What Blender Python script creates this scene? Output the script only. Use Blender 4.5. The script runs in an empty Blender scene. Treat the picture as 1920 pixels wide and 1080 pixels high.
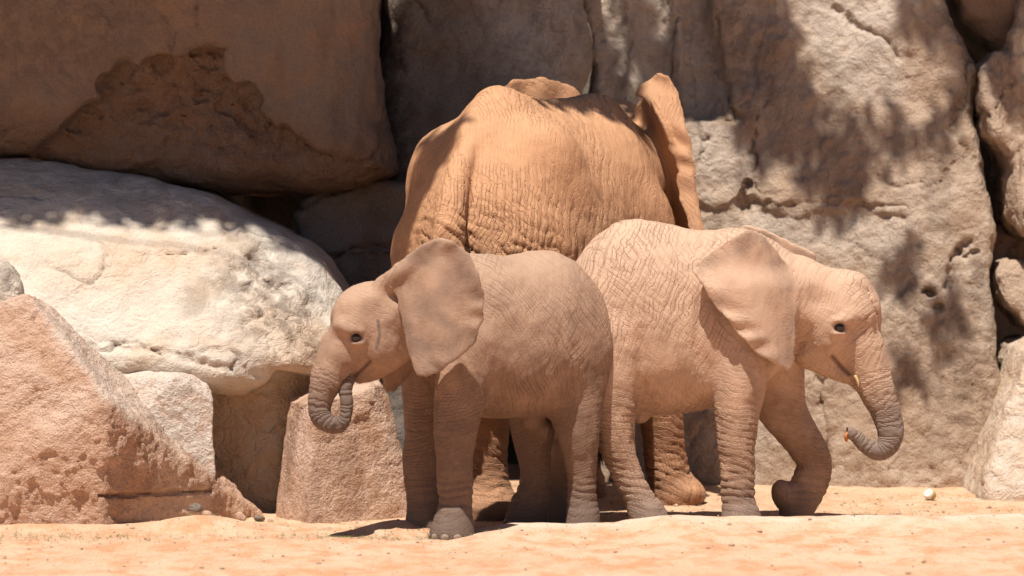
import bpy, bmesh, math, random
import numpy as np
from mathutils import Vector, Matrix

# ------------------------------------------------------------------ camera, world, sun, exposure
scene = bpy.context.scene
COL = scene.collection
CAM = np.array([0.0, -20.0, 1.8]); FPX = 7680.0
PITCH = math.atan(231.0 / FPX)
cam_d = bpy.data.cameras.new("camera"); cam = bpy.data.objects.new("camera", cam_d); COL.objects.link(cam)
cam.location = CAM; cam.rotation_euler = (math.pi / 2 - PITCH, 0, 0)
cam_d.sensor_width = 36.0; cam_d.lens = 36.0 * FPX / 1920.0; cam_d.clip_start = 0.5; cam_d.clip_end = 2000
cam_d.dof.use_dof = True; cam_d.dof.focus_distance = 20.5; cam_d.dof.aperture_fstop = 1.9
scene.camera = cam

SUN_EL, SUN_AZ = math.radians(69), math.radians(22)      # azimuth: degrees left of the camera's own direction
SUN = np.array([-math.sin(SUN_AZ) * math.cos(SUN_EL), -math.cos(SUN_AZ) * math.cos(SUN_EL), math.sin(SUN_EL)])
world = bpy.data.worlds.new("World"); scene.world = world; world.use_nodes = True
wn = world.node_tree; wn.nodes.clear()
sky = wn.nodes.new('ShaderNodeTexSky'); sky.sky_type = 'NISHITA'; sky.sun_disc = False
sky.sun_elevation = SUN_EL; sky.sun_rotation = math.atan2(SUN[0], SUN[1]); sky.dust_density = 0.2; sky.air_density = 0.7
bg = wn.nodes.new('ShaderNodeBackground'); bg.inputs['Strength'].default_value = 0.05
wo = wn.nodes.new('ShaderNodeOutputWorld')
wn.links.new(sky.outputs[0], bg.inputs[0]); wn.links.new(bg.outputs[0], wo.inputs[0])
sun_d = bpy.data.lights.new("sun", 'SUN'); sun_d.energy = 5.0; sun_d.angle = math.radians(0.55); sun_d.color = (1.0, 0.945, 0.87)
sun_o = bpy.data.objects.new("sun", sun_d); COL.objects.link(sun_o)
sun_o.rotation_euler = Vector(-SUN).to_track_quat('-Z', 'Y').to_euler(); sun_o.location = tuple(SUN * 30)
vs = scene.view_settings
scene.display_settings.display_device = 'sRGB'
vs.view_transform = 'Standard'; vs.look = 'None'; vs.exposure = 0.42; vs.gamma = 1.0; vs.use_curve_mapping = False
scene.render.engine = 'CYCLES'
scene.cycles.use_denoising = True
scene.cycles.max_bounces = 5; scene.cycles.diffuse_bounces = 2
scene.cycles.use_adaptive_sampling = True; scene.cycles.adaptive_threshold = 0.02

rng = np.random.default_rng(7); random.seed(7)

# ------------------------------------------------------------------ helpers: picture ray to a point, noise, distance fields
def P(px, py, Y):
    x = (px - 960.0) / FPX; v = (540.0 - py) / FPX
    c, s = math.cos(PITCH), math.sin(PITCH)
    d = np.array([x, c + v * s, -s + v * c])
    return CAM + d * ((Y - CAM[1]) / d[1])
def M(px, Y=0.0): return px * (Y + 20.0) / FPX
def ray_plane(px, py, o, n):
    a = P(px, py, 0.0); d = a - CAM
    return CAM + d * (np.dot(o - CAM, n) / np.dot(d, n))

_perm = np.random.default_rng(3).permutation(256).astype(np.int32); _perm = np.concatenate([_perm, _perm, _perm])
_g = np.random.default_rng(5).normal(size=(256, 3)).astype(np.float32); _g /= np.linalg.norm(_g, axis=1)[:, None]; _gx, _gy, _gz = (np.ascontiguousarray(_g[:, i]) for i in range(3))
def perlin(x, y, z):
    x, y, z = np.broadcast_arrays(np.asarray(x, np.float32), np.asarray(y, np.float32), np.asarray(z, np.float32))
    xi, yi, zi = np.floor(x).astype(np.int32), np.floor(y).astype(np.int32), np.floor(z).astype(np.int32)
    xf, yf, zf = x - xi, y - yi, z - zi
    xi &= 255; yi &= 255; zi &= 255
    f = lambda t: t * t * t * (t * (t * 6 - 15) + 10)
    u, v, w = f(xf), f(yf), f(zf)
    p0, p1 = np.take(_perm, xi), np.take(_perm, xi + 1)
    q = {(a, b): np.take(_perm, (p1 if a else p0) + yi + b) for a in (0, 1) for b in (0, 1)}
    out = 0
    for (dx, dy), h2 in q.items():
        wxy = (u if dx else 1 - u) * (v if dy else 1 - v)
        for dz in (0, 1):
            h = np.take(_perm, h2 + zi + dz)
            out = out + (np.take(_gx, h) * (xf - dx) + np.take(_gy, h) * (yf - dy) + np.take(_gz, h) * (zf - dz)) * (wxy * (w if dz else 1 - w))
    return out * 1.6
def fbm(x, y, z, o=4, ridged=False):
    s = 0; a = 1.0; fr = 1.0
    for i in range(o):
        n = perlin(x * fr + 7.3 * i, y * fr + 3.1 * i, z * fr + 1.7 * i)
        s = s + a * ((1 - 2 * np.abs(n)) if ridged else n); a *= 0.5; fr *= 2.03
    return s
def sstep(a, b, x):
    t = np.clip((x - a) / (b - a), 0, 1); return t * t * (3 - 2 * t)
def smin(a, b, k):
    h = np.clip(0.5 + 0.5 * (b - a) / k, 0, 1); return b + (a - b) * h - k * h * (1 - h)
def smax(a, b, k): return -smin(-a, -b, k)
def catmull(pts, n):
    pts = np.asarray(pts, float); m = len(pts)
    ext = np.vstack([2 * pts[0] - pts[1], pts, 2 * pts[-1] - pts[-2]])
    out = []
    for i in range(m - 1):
        p0, p1, p2, p3 = ext[i:i + 4]
        for t in np.linspace(0, 1, n, endpoint=False):
            out.append(0.5 * (2 * p1 + (p2 - p0) * t + (2 * p0 - 5 * p1 + 4 * p2 - p3) * t * t + (3 * p1 - p0 - 3 * p2 + p3) * t ** 3))
    out.append(pts[-1]); return np.array(out)
def interp(xs, ys):
    """smooth one-dimensional curve through the given points"""
    c = catmull(np.column_stack([xs, ys]), 8)
    return lambda s: np.interp(s, c[:, 0], c[:, 1])
def poly_sdf(U, V, poly):
    poly = np.asarray(poly, np.float32)
    d = np.full(U.shape, 1e9, np.float32); ins = np.zeros(U.shape, bool)
    n = len(poly)
    for i in range(n):
        a, b = poly[i], poly[(i + 1) % n]; e = b - a
        wx, wy = U - a[0], V - a[1]
        t = np.clip((wx * e[0] + wy * e[1]) / (e @ e + 1e-12), 0, 1)
        d = np.minimum(d, (wx - e[0] * t) ** 2 + (wy - e[1] * t) ** 2)
        if a[1] != b[1]:
            c = ((a[1] > V) != (b[1] > V)) & (U < (b[0] - a[0]) * (V - a[1]) / (b[1] - a[1]) + a[0])
            ins ^= c
    d = np.sqrt(d); return np.where(ins, -d, d)
def line_dist(U, V, pts):
    d = np.full(U.shape, 1e9, np.float32)
    for a, b in zip(pts[:-1], pts[1:]):
        a = np.asarray(a); b = np.asarray(b); e = b - a
        t = np.clip(((U - a[0]) * e[0] + (V - a[1]) * e[1]) / (e @ e + 1e-12), 0, 1)
        d = np.minimum(d, np.hypot(U - a[0] - e[0] * t, V - a[1] - e[1] * t))
    return d

class Vol:
    def __init__(self, lo, hi, h):
        self.lo = np.asarray(lo, float); self.h = h
        n = np.ceil((np.asarray(hi) - self.lo) / h).astype(int) + 1
        self.ax = [(self.lo[i] + h * np.arange(n[i])).astype(np.float32) for i in range(3)]
        self.D = np.full(tuple(n), 1.0, np.float32)
    def box(self, lo, hi):
        sl = []
        for i in range(3):
            a = int(max(0, math.floor((lo[i] - self.lo[i]) / self.h))); b = int(min(len(self.ax[i]), math.ceil((hi[i] - self.lo[i]) / self.h) + 1))
            sl.append(slice(a, max(a, b)))
        sl = tuple(sl)
        x, y, z = (self.ax[i][sl[i]] for i in range(3))
        return sl, x[:, None, None], y[None, :, None], z[None, None, :]
    def blend(self, sl, d, k, cut=False):
        s = self.D[sl]
        if s.size == 0: return
        if cut: self.D[sl] = smax(s, -d, k)
        else: self.D[sl] = smin(s, d, k)
    def ell(self, c, r, k=0.04, rot=None, cut=False):
        c = np.asarray(c, float); r = np.asarray(r, float) * np.ones(3); m = max(r) + 1.3 * k + 0.02
        sl, x, y, z = self.box(c - m, c + m)
        x, y, z = x - c[0], y - c[1], z - c[2]
        if rot is not None:
            R = np.array(rot)                          # columns are the ellipsoid's axes
            x, y, z = (x * R[0, j] + y * R[1, j] + z * R[2, j] for j in range(3))
        a = np.sqrt((x / r[0]) ** 2 + (y / r[1]) ** 2 + (z / r[2]) ** 2)
        b = np.sqrt((x / r[0] ** 2) ** 2 + (y / r[1] ** 2) ** 2 + (z / r[2] ** 2) ** 2) + 1e-6
        self.blend(sl, np.minimum(a * (a - 1) / b, (a - 1) * max(r)), k, cut)
    def chain(self, pts, rad, k=0.05, n=6, cut=False, squash=1.0):
        c = catmull(np.column_stack([pts, rad]), n)
        m = c[:, 3].max() + 1.3 * k + 0.02
        sl, x, y, z = self.box(c[:, :3].min(0) - m, c[:, :3].max(0) + m)
        d = np.full(self.D[sl].shape, 1e3, np.float32)
        for a, b in zip(c[:-1], c[1:]):
            e = b[:3] - a[:3]; L = e @ e + 1e-12
            t = np.clip(((x - a[0]) * e[0] + (y - a[1]) * e[1] + (z - a[2]) * e[2]) / L, 0, 1)
            q = np.sqrt((x - a[0] - e[0] * t) ** 2 + ((y - a[1] - e[1] * t) / squash) ** 2 + (z - a[2] - e[2] * t) ** 2) - (a[3] + (b[3] - a[3]) * t)
            np.minimum(d, q, out=d)
        self.blend(sl, d, k, cut)
        return c
    def loft(self, C, f, s, top, bot, wid, k=0.05, power=2.2, bend=None):
        """torso: side profile (top, bottom) and half widths along a horizontal axis f through C"""
        f = np.asarray(f, float); r = np.array([f[1], -f[0]])
        T, B, W = interp(s, top), interp(s, bot), interp(s, wid)
        mw = max(wid) + 0.25
        c0 = np.array([C[0], C[1]]) + np.outer([s[0], s[-1]], f)
        sl, x, y, z = self.box(list(c0.min(0) - mw) + [min(bot) - 0.1], list(c0.max(0) + mw) + [max(top) + 0.1])
        x, y = x[:, :, 0], y[:, :, 0]
        S = ((x - C[0]) * f[0] + (y - C[1]) * f[1]); Lt = ((x - C[0]) * r[0] + (y - C[1]) * r[1])
        if bend: Lt = Lt - bend(S)
        zt, zb, w = T(S).astype(np.float32), B(S).astype(np.float32), np.maximum(W(S), 0.01).astype(np.float32)
        zc = (0.46 * zt + 0.54 * zb)[..., None]
        hh = np.where(z > zc, zt[..., None] - zc, zc - zb[..., None]); hh = np.maximum(hh, 0.01)
        q = (((np.abs(Lt) / w) ** power)[..., None].astype(np.float32) + np.abs((z - zc) / hh) ** np.float32(power)) ** np.float32(1 / power)
        d = (q - 1) * np.minimum(w[..., None], hh)
        over = np.maximum(s[0] - S, S - s[-1])[..., None]
        d = smax(d, over.astype(np.float32), 0.06)
        self.blend(sl, d.astype(np.float32), k)
    def sheet(self, o, u, v, poly, off, th, k=0.02, depth=0.25):
        """thin ear sheet: outline in the (u, v) plane, offset along the normal by off(U, V, edge)"""
        u, v = np.asarray(u, float), np.asarray(v, float); n = np.cross(u, v)
        poly = np.asarray(poly)
        cs = [o + u * p[0] + v * p[1] + n * q for p in poly for q in (-depth, depth)]
        sl, x, y, z = self.box(np.min(cs, 0) - 0.03, np.max(cs, 0) + 0.03)
        x, y, z = x - o[0], y - o[1], z - o[2]
        U = x * u[0] + y * u[1] + z * u[2]; V = x * v[0] + y * v[1] + z * v[2]; W = x * n[0] + y * n[1] + z * n[2]
        g = np.linspace(poly.min(0) - 0.1, poly.max(0) + 0.1, 140)       # outline distance on a small grid, then looked up
        GU, GV = np.meshgrid(g[:, 0], g[:, 1], indexing='ij'); G = poly_sdf(GU, GV, poly) + 0.005 * perlin(GU * 22, GV * 22, 0.7) + 0.004 * perlin(GU * 9 + 4, GV * 9, 2.7)
        fu = np.clip((U - g[0, 0]) / (g[1, 0] - g[0, 0]), 0, 138.99); fv = np.clip((V - g[0, 1]) / (g[1, 1] - g[0, 1]), 0, 138.99)
        iu, iv = fu.astype(int), fv.astype(int); a, b = fu - iu, fv - iv
        E = (G[iu, iv] * (1 - a) + G[iu + 1, iv] * a) * (1 - b) + (G[iu, iv + 1] * (1 - a) + G[iu + 1, iv + 1] * a) * b
        t = th * (0.85 + 0.6 * np.clip(-E / 0.2, 0, 1))
        d = smax(E, np.abs(W - off(U, V, E)) - t, 0.012)
        self.blend(sl, d.astype(np.float32), k)
    def mesh(self, smooth=2):
        D = self.D; D[[0, -1]] = np.maximum(D[[0, -1]], 1e-3); D[:, [0, -1]] = np.maximum(D[:, [0, -1]], 1e-3); D[:, :, [0, -1]] = np.maximum(D[:, :, [0, -1]], 1e-3)
        ins = D < 0
        cnt = np.zeros(np.array(D.shape) - 1, np.int8)
        for dx in (0, 1):
            for dy in (0, 1):
                for dz in (0, 1):
                    cnt += ins[dx:D.shape[0] - 1 + dx, dy:D.shape[1] - 1 + dy, dz:D.shape[2] - 1 + dz]
        act = np.argwhere((cnt > 0) & (cnt < 8))
        ids = np.full(cnt.shape, -1, np.int32); ids[act[:, 0], act[:, 1], act[:, 2]] = np.arange(len(act))
        pos = np.zeros((len(act), 3)); num = np.zeros(len(act))
        corners = [(a, b, c) for a in (0, 1) for b in (0, 1) for c in (0, 1)]
        val = {c: D[act[:, 0] + c[0], act[:, 1] + c[1], act[:, 2] + c[2]] for c in corners}
        for a in corners:
            for ax in range(3):
                if a[ax]: continue
                b = list(a); b[ax] = 1; b = tuple(b)
                va, vb = val[a], val[b]; cr = (va < 0) != (vb < 0)
                t = np.where(cr, va / np.where(cr, va - vb, 1), 0)
                p = np.tile(np.array(a, float), (len(act), 1)); p[:, ax] += t
                pos += p * cr[:, None]; num += cr
        verts = self.lo + self.h * (act + pos / num[:, None])
        quads = []
        for ax in range(3):
            o1, o2 = [(1, 2), (2, 0), (0, 1)][ax]
            s0 = [slice(1, -1)] * 3; s1 = [slice(1, -1)] * 3
            s0[ax] = slice(0, -1); s1[ax] = slice(1, None)
            A, B = ins[tuple(s0)], ins[tuple(s1)]
            e = np.argwhere(A != B)
            flip = A[e[:, 0], e[:, 1], e[:, 2]]
            off = np.ones(3, int); off[ax] = 0
            g = e + off
            def cell(d1, d2):
                c = g.copy(); c[:, o1] += d1; c[:, o2] += d2; return ids[c[:, 0], c[:, 1], c[:, 2]]
            q = np.column_stack([cell(-1, -1), cell(0, -1), cell(0, 0), cell(-1, 0)])
            q[~flip] = q[~flip][:, ::-1]
            quads.append(q)
        quads = np.concatenate(quads)
        return relax(verts, quads, smooth), quads

def relax(v, q, it, lam=0.5):
    n = len(v); a = np.concatenate([q[:, i] for i in range(4)]); b = np.concatenate([q[:, (i + 1) % 4] for i in range(4)])
    deg = np.bincount(a, minlength=n) + np.bincount(b, minlength=n); deg = np.maximum(deg, 1)
    for _ in range(it):
        s = np.column_stack([np.bincount(a, weights=v[b, i], minlength=n) + np.bincount(b, weights=v[a, i], minlength=n) for i in range(3)])
        v = v + lam * (s / deg[:, None] - v)
    return v
def vnormals(v, q):
    fn = np.cross(v[q[:, 2]] - v[q[:, 0]], v[q[:, 3]] - v[q[:, 1]]); n = np.zeros_like(v)
    for i in range(4):
        for c in range(3): n[:, c] += np.bincount(q[:, i], weights=fn[:, c], minlength=len(v))
    return n / (np.linalg.norm(n, axis=1)[:, None] + 1e-12)

def make_obj(name, v, q, mat, parent=None, loc=None, attrs=None, smooth=True):
    v = np.asarray(v, float); q = np.asarray(q)
    loc = np.zeros(3) if loc is None else np.asarray(loc, float)
    me = bpy.data.meshes.new(name); k = q.shape[1]
    me.vertices.add(len(v)); me.vertices.foreach_set("co", (v - loc).astype(np.float32).ravel())
    me.loops.add(q.size); me.loops.foreach_set("vertex_index", q.astype(np.int32).ravel())
    me.polygons.add(len(q)); me.polygons.foreach_set("loop_start", np.arange(0, q.size, k, dtype=np.int32))
    me.update(calc_edges=True); me.validate()
    if smooth: me.polygons.foreach_set("use_smooth", np.ones(len(me.polygons), bool))
    for an, av in (attrs or {}).items():
        at = me.attributes.new(an, 'FLOAT', 'POINT'); at.data.foreach_set("value", np.asarray(av, np.float32))
    me.materials.append(mat)
    o = bpy.data.objects.new(name, me); COL.objects.link(o); o.location = loc
    if parent is not None:
        o.parent = parent; o.location = loc - np.array(parent.location)
    return o
def tag(o, label=None, cat=None, group=None, kind=None):
    for k, val in (('label', label), ('category', cat), ('group', group), ('kind', kind)):
        if val: o[k] = val
    return o
def empty(name, loc, label, cat, group=None):
    o = bpy.data.objects.new(name, None); COL.objects.link(o); o.location = tuple(loc); o.empty_display_size = 0.2
    return tag(o, label, cat, group)

# ------------------------------------------------------------------ materials
class NT:
    def __init__(self, name):
        self.m = bpy.data.materials.new(name); self.m.use_nodes = True; self.t = self.m.node_tree; self.t.nodes.clear()
        self.out = self.t.nodes.new('ShaderNodeOutputMaterial'); self.b = self.t.nodes.new('ShaderNodeBsdfPrincipled')
        self.t.links.new(self.b.outputs[0], self.out.inputs[0]); self.b.inputs['Specular IOR Level'].default_value = 0.25
        self.co = self.t.nodes.new('ShaderNodeTexCoord').outputs['Object']
    def n(self, typ, **kw):
        nd = self.t.nodes.new(typ)
        for k, v in kw.items(): setattr(nd, k, v)
        return nd
    def put(self, inp, v):
        if isinstance(v, bpy.types.NodeSocket): self.t.links.new(v, inp)
        else: inp.default_value = v
    def math(self, op, a, b=None, c=None, clamp=False):
        nd = self.n('ShaderNodeMath', operation=op, use_clamp=clamp)
        for i, v in enumerate((a, b, c)):
            if v is not None: self.put(nd.inputs[i], v)
        return nd.outputs[0]
    def vscale(self, v, s):
        nd = self.n('ShaderNodeVectorMath', operation='MULTIPLY'); self.put(nd.inputs[0], v); nd.inputs[1].default_value = s; return nd.outputs[0]
    def vadd(self, a, b):
        nd = self.n('ShaderNodeVectorMath', operation='ADD'); self.put(nd.inputs[0], a); self.put(nd.inputs[1], b); return nd.outputs[0]
    def noise(self, sc, det=6, rough=0.55, v=None, dist=0.0, color=False):
        nd = self.n('ShaderNodeTexNoise'); self.put(nd.inputs['Vector'], v or self.co)
        nd.inputs['Scale'].default_value = sc; nd.inputs['Detail'].default_value = det; nd.inputs['Roughness'].default_value = rough; nd.inputs['Distortion'].default_value = dist
        return nd.outputs['Color' if color else 'Fac']
    def vor(self, sc, v=None, feature='DISTANCE_TO_EDGE', rnd=1.0):
        nd = self.n('ShaderNodeTexVoronoi', feature=feature); self.put(nd.inputs['Vector'], v or self.co)
        nd.inputs['Scale'].default_value = sc; nd.inputs['Randomness'].default_value = rnd
        return nd.outputs[0]
    def ramp(self, f, a, b, c0=0.0, c1=1.0, smooth=True):
        nd = self.n('ShaderNodeMapRange', interpolation_type='SMOOTHSTEP' if smooth else 'LINEAR'); self.put(nd.inputs[0], f)
        nd.inputs[1].default_value = a; nd.inputs[2].default_value = b; nd.inputs[3].default_value = c0; nd.inputs[4].default_value = c1
        return nd.outputs[0]
    def mix(self, f, a, b, mode='MIX'):
        nd = self.n('ShaderNodeMix', data_type='RGBA', blend_type=mode); self.put(nd.inputs[0], f)
        for i, v in ((6, a), (7, b)):
            if isinstance(v, tuple): v = (*v[:3], 1)
            self.put(nd.inputs[i], v)
        return nd.outputs[2]
    def attr(self, name):
        return self.n('ShaderNodeAttribute', attribute_name=name).outputs['Fac']
    def finish(self, col, rough=0.9, height=None, scale=1.0, method='BUMP', hdist=None):
        self.put(self.b.inputs['Base Color'], (*col, 1) if isinstance(col, tuple) else col); self.put(self.b.inputs['Roughness'], rough)
        if height is not None:
            d = self.n('ShaderNodeDisplacement'); self.put(d.inputs['Height'], height); d.inputs['Midlevel'].default_value = 0.0; d.inputs['Scale'].default_value = scale
            self.t.links.new(d.outputs[0], self.out.inputs['Displacement']); self.m.displacement_method = method
        return self.m

def rock_mat(name, c1, c2, c3, flake_shade=(0.21, 0.115, 0.064), pale=(0.62, 0.56, 0.49), stain_shade=(0.12, 0.085, 0.06), grain=1.0, bump=1.0, speck=0.5):
    """tone, blotch, run-off and mask attributes come with the mesh; the shader adds mineral grain and fine relief"""
    T = NT(name)
    med = T.noise(13, 4, 0.65, dist=0.5); fine = T.noise(42, 4, 0.7); sp = T.noise(135, 2, 0.6)
    col = T.mix(T.attr('tone'), c1, c2)
    col = T.mix(T.math('MULTIPLY', T.attr('blotch'), 0.75), col, c3)
    col = T.mix(T.math('MULTIPLY', T.attr('run'), 0.42), col, stain_shade)
    jit = T.ramp(med, 0.30, 0.60, 0.35, 1.0)
    col = T.mix(T.math('MULTIPLY', T.attr('pale'), jit), col, pale)
    fl = T.attr('flake_shade')
    col = T.mix(T.math('MULTIPLY', fl, jit), col, flake_shade)
    col = T.mix(T.math('MULTIPLY', T.attr('stain_shade'), T.ramp(med, 0.36, 0.60)), col, stain_shade)
    col = T.mix(T.math('MULTIPLY', T.attr('crack'), 0.75), col, stain_shade)
    col = T.mix(T.math('MULTIPLY', T.ramp(fine, 0.54, 0.68), 0.35), col, c3)
    col = T.mix(T.math('MULTIPLY', T.ramp(sp, 0.55, 0.68), speck * 0.7), col, (c1[0] * 0.30, c1[1] * 0.30, c1[2] * 0.32))
    col = T.mix(T.math('MULTIPLY', T.ramp(sp, 0.44, 0.34), speck * 0.45), col, (min(1, c1[0] * 1.5), min(1, c1[1] * 1.55), min(1, c1[2] * 1.6)))
    h = T.math('MULTIPLY', med, T.ramp(fl, 0, 1, 0.022, 0.05))
    h = T.math('MULTIPLY_ADD', fine, 0.012 * grain, h)
    h = T.math('MULTIPLY_ADD', sp, 0.0035 * grain, h)
    return T.finish(col, 0.92, h, bump)

MAT = {}
MAT['boulder_brown'] = rock_mat('brown_boulder_rock', (0.225, 0.155, 0.112), (0.215, 0.165, 0.13), (0.27, 0.175, 0.115))
MAT['boulder_grey'] = rock_mat('grey_brown_rock', (0.20, 0.155, 0.12), (0.25, 0.20, 0.16), (0.18, 0.125, 0.085), speck=0.8)
MAT['wall'] = rock_mat('tan_wall_rock', (0.43, 0.31, 0.222), (0.47, 0.36, 0.27), (0.36, 0.245, 0.165), pale=(0.54, 0.46, 0.385), stain_shade=(0.15, 0.105, 0.075), grain=1.3)
MAT['white'] = rock_mat('pale_boulder_rock', (0.58, 0.495, 0.405), (0.60, 0.53, 0.45), (0.53, 0.41, 0.305), flake_shade=(0.52, 0.34, 0.21), stain_shade=(0.17, 0.13, 0.10), grain=0.7, speck=0.25)
MAT['pink'] = rock_mat('pink_granite_rock', (0.52, 0.335, 0.235), (0.57, 0.40, 0.30), (0.44, 0.26, 0.165), grain=1.6, speck=0.6, stain_shade=(0.22, 0.13, 0.085), flake_shade=(0.40, 0.22, 0.125))
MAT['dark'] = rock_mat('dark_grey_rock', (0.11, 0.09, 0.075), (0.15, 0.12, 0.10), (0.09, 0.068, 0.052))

def ground_mat():
    T = NT('orange_sand')
    a = T.noise(0.8, 6, 0.6); b = T.noise(6, 8, 0.68, v=T.vscale(T.co, (1, 0.55, 1))); c = T.noise(60, 5, 0.7); g = T.noise(260, 2, 0.5)
    col = T.mix(T.ramp(a, 0.35, 0.65), (0.62, 0.37, 0.235), (0.67, 0.44, 0.30))
    col = T.mix(T.math('MULTIPLY', T.ramp(b, 0.42, 0.64), 0.85), col, (0.54, 0.262, 0.13))
    col = T.mix(T.math('MULTIPLY', T.attr('straw'), T.math('MULTIPLY', T.ramp(T.noise(16, 7, 0.7), 0.40, 0.66), 0.75)), col, (0.56, 0.41, 0.25))
    col = T.mix(T.math('MULTIPLY', T.attr('pale'), T.ramp(T.noise(5, 6, 0.6), 0.3, 0.6)), col, (0.66, 0.50, 0.38))
    col = T.mix(T.math('MULTIPLY', T.ramp(c, 0.58, 0.72), 0.45), col, (0.36, 0.19, 0.10))
    col = T.mix(T.math('MULTIPLY', T.ramp(g, 0.58, 0.7), 0.35), col, (0.70, 0.54, 0.40))
    h = T.math('MULTIPLY', b, 0.03); h = T.math('MULTIPLY_ADD', c, 0.008, h); h = T.math('MULTIPLY_ADD', T.ramp(T.vor(34, feature='F1'), 0.05, 0.3, 1, 0), 0.006, h)
    return T.finish(col, 0.95, h, 1.0)
MAT['sand'] = ground_mat()

def skin_mat(name, dust, skin, grey, wr=1.0, crackdark=0.35):
    """folds are in the mesh; the shader adds the fine net of creases, trunk rings and dusty colour"""
    T = NT(name)
    leg = T.attr('leg'); tr = T.attr('trunk'); ear = T.attr('ear'); wk = T.attr('wrinkle'); fd = T.attr('foldmap')
    jit = T.noise(20, 3, 0.6); brk = T.noise(12, 3, 0.6); cn = T.noise(7, 5, 0.65)
    def lines(att, k, w, lo, hi, nz):
        sn = T.math('ABSOLUTE', T.math('SINE', T.math('MULTIPLY', T.math('MULTIPLY_ADD', jit, 1.8, T.math('MULTIPLY', T.attr(att), k)), math.pi)))
        return T.math('MULTIPLY', T.ramp(sn, 0.0, w, 1.0, 0.0), T.ramp(nz, lo, hi, 0.12, 1.0))
    def mixf(f, a, b):
        g = T.n('ShaderNodeMix', data_type='FLOAT'); T.put(g.inputs[0], f); T.put(g.inputs[2], a); T.put(g.inputs[3], b); return g.outputs[0]
    g1 = mixf(leg, lines('bp1', 2.0, 0.40, 0.38, 0.58, brk), lines('lp1', 2.0, 0.45, 0.36, 0.56, brk))
    g2 = mixf(leg, lines('bp2', 1.7, 0.36, 0.42, 0.62, cn), lines('lp2', 2.0, 0.32, 0.42, 0.60, cn))
    notte = T.math('SUBTRACT', 1.0, T.math('MAXIMUM', tr, T.math('MULTIPLY', ear, 0.35)), clamp=True)
    gw = T.math('MULTIPLY', T.math('MAXIMUM', T.math('MULTIPLY', g2, 0.8), g1), T.math('MULTIPLY', wk, notte))
    s = T.attr('along')
    ring = T.math('POWER', T.math('ABSOLUTE', T.math('SINE', T.math('MULTIPLY', s, math.pi / 0.026))), 0.55)
    grain = T.noise(95, 3, 0.65)
    h = T.math('MULTIPLY', gw, -0.0028 * wr)
    h = T.math('MULTIPLY_ADD', T.math('MULTIPLY', ring, tr), 0.0055, h)
    h = T.math('MULTIPLY_ADD', grain, 0.0022, h)
    d = T.math('MULTIPLY_ADD', T.math('SUBTRACT', cn, 0.5), 1.1, T.attr('dust'))
    col = T.mix(T.ramp(d, 0.25, 1.0), skin, dust)
    col = T.mix(T.math('MULTIPLY', T.ramp(grain, 0.5, 0.7), 0.22), col, (dust[0] * 1.2, dust[1] * 1.2, dust[2] * 1.2))
    col = T.mix(T.attr('grey'), col, grey)
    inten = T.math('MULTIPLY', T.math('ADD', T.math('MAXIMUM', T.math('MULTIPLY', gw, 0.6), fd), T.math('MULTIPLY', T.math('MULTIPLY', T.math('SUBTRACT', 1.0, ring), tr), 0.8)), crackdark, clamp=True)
    col = T.mix(inten, col, (skin[0] * 0.5, skin[1] * 0.46, skin[2] * 0.44))  # grooves darkened in the colour: dirt, plus painted shade of creases and folds
    col = T.mix(T.attr('mouth'), col, (0.075, 0.04, 0.03))
    return T.finish(col, 0.8, h, 1.0)
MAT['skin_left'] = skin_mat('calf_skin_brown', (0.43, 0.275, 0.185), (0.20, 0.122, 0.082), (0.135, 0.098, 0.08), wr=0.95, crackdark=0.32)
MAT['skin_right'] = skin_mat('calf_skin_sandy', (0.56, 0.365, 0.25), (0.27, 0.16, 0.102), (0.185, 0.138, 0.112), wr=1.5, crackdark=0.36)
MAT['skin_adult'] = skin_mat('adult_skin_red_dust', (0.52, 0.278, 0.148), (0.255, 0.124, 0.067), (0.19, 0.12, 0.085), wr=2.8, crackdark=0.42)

def plain(name, col, rough=0.6, bump=None, spec=0.4, var=0.15):
    T = NT(name); T.b.inputs['Specular IOR Level'].default_value = spec
    c2 = tuple(max(0, x * (1 - 2 * var)) for x in col)
    c = T.mix(T.ramp(T.noise(14, 5, 0.6), 0.35, 0.65), col, c2)
    return T.finish(c, rough, T.math('MULTIPLY', T.noise(90, 4, 0.6), bump) if bump else None)
MAT['eye'] = plain('dark_eye', (0.018, 0.010, 0.007), 0.08, spec=0.7)
MAT['nail'] = plain('toenail', (0.33, 0.235, 0.17), 0.6, 0.003)
MAT['tusk'] = plain('ivory', (0.72, 0.50, 0.22), 0.35)
MAT['hair'] = plain('dark_hair', (0.06, 0.045, 0.035), 0.6)
MAT['leaf'] = plain('green_leaf', (0.07, 0.115, 0.035), 0.5, var=0.3)
MAT['bark'] = plain('bark', (0.17, 0.12, 0.085), 0.9, 0.03)
MAT['straw'] = plain('dry_straw', (0.50, 0.40, 0.20), 0.8, var=0.3)
MAT['grass'] = plain('green_grass_bits', (0.20, 0.22, 0.08), 0.8, var=0.3)
MAT['orange'] = plain('orange_pulp', (0.62, 0.20, 0.03), 0.5, 0.004)
MAT['flesh'] = plain('white_flesh', (0.80, 0.76, 0.64), 0.6, 0.004, var=0.05)
MAT['rind'] = plain('yellow_rind', (0.62, 0.44, 0.17), 0.55, 0.003)

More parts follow.
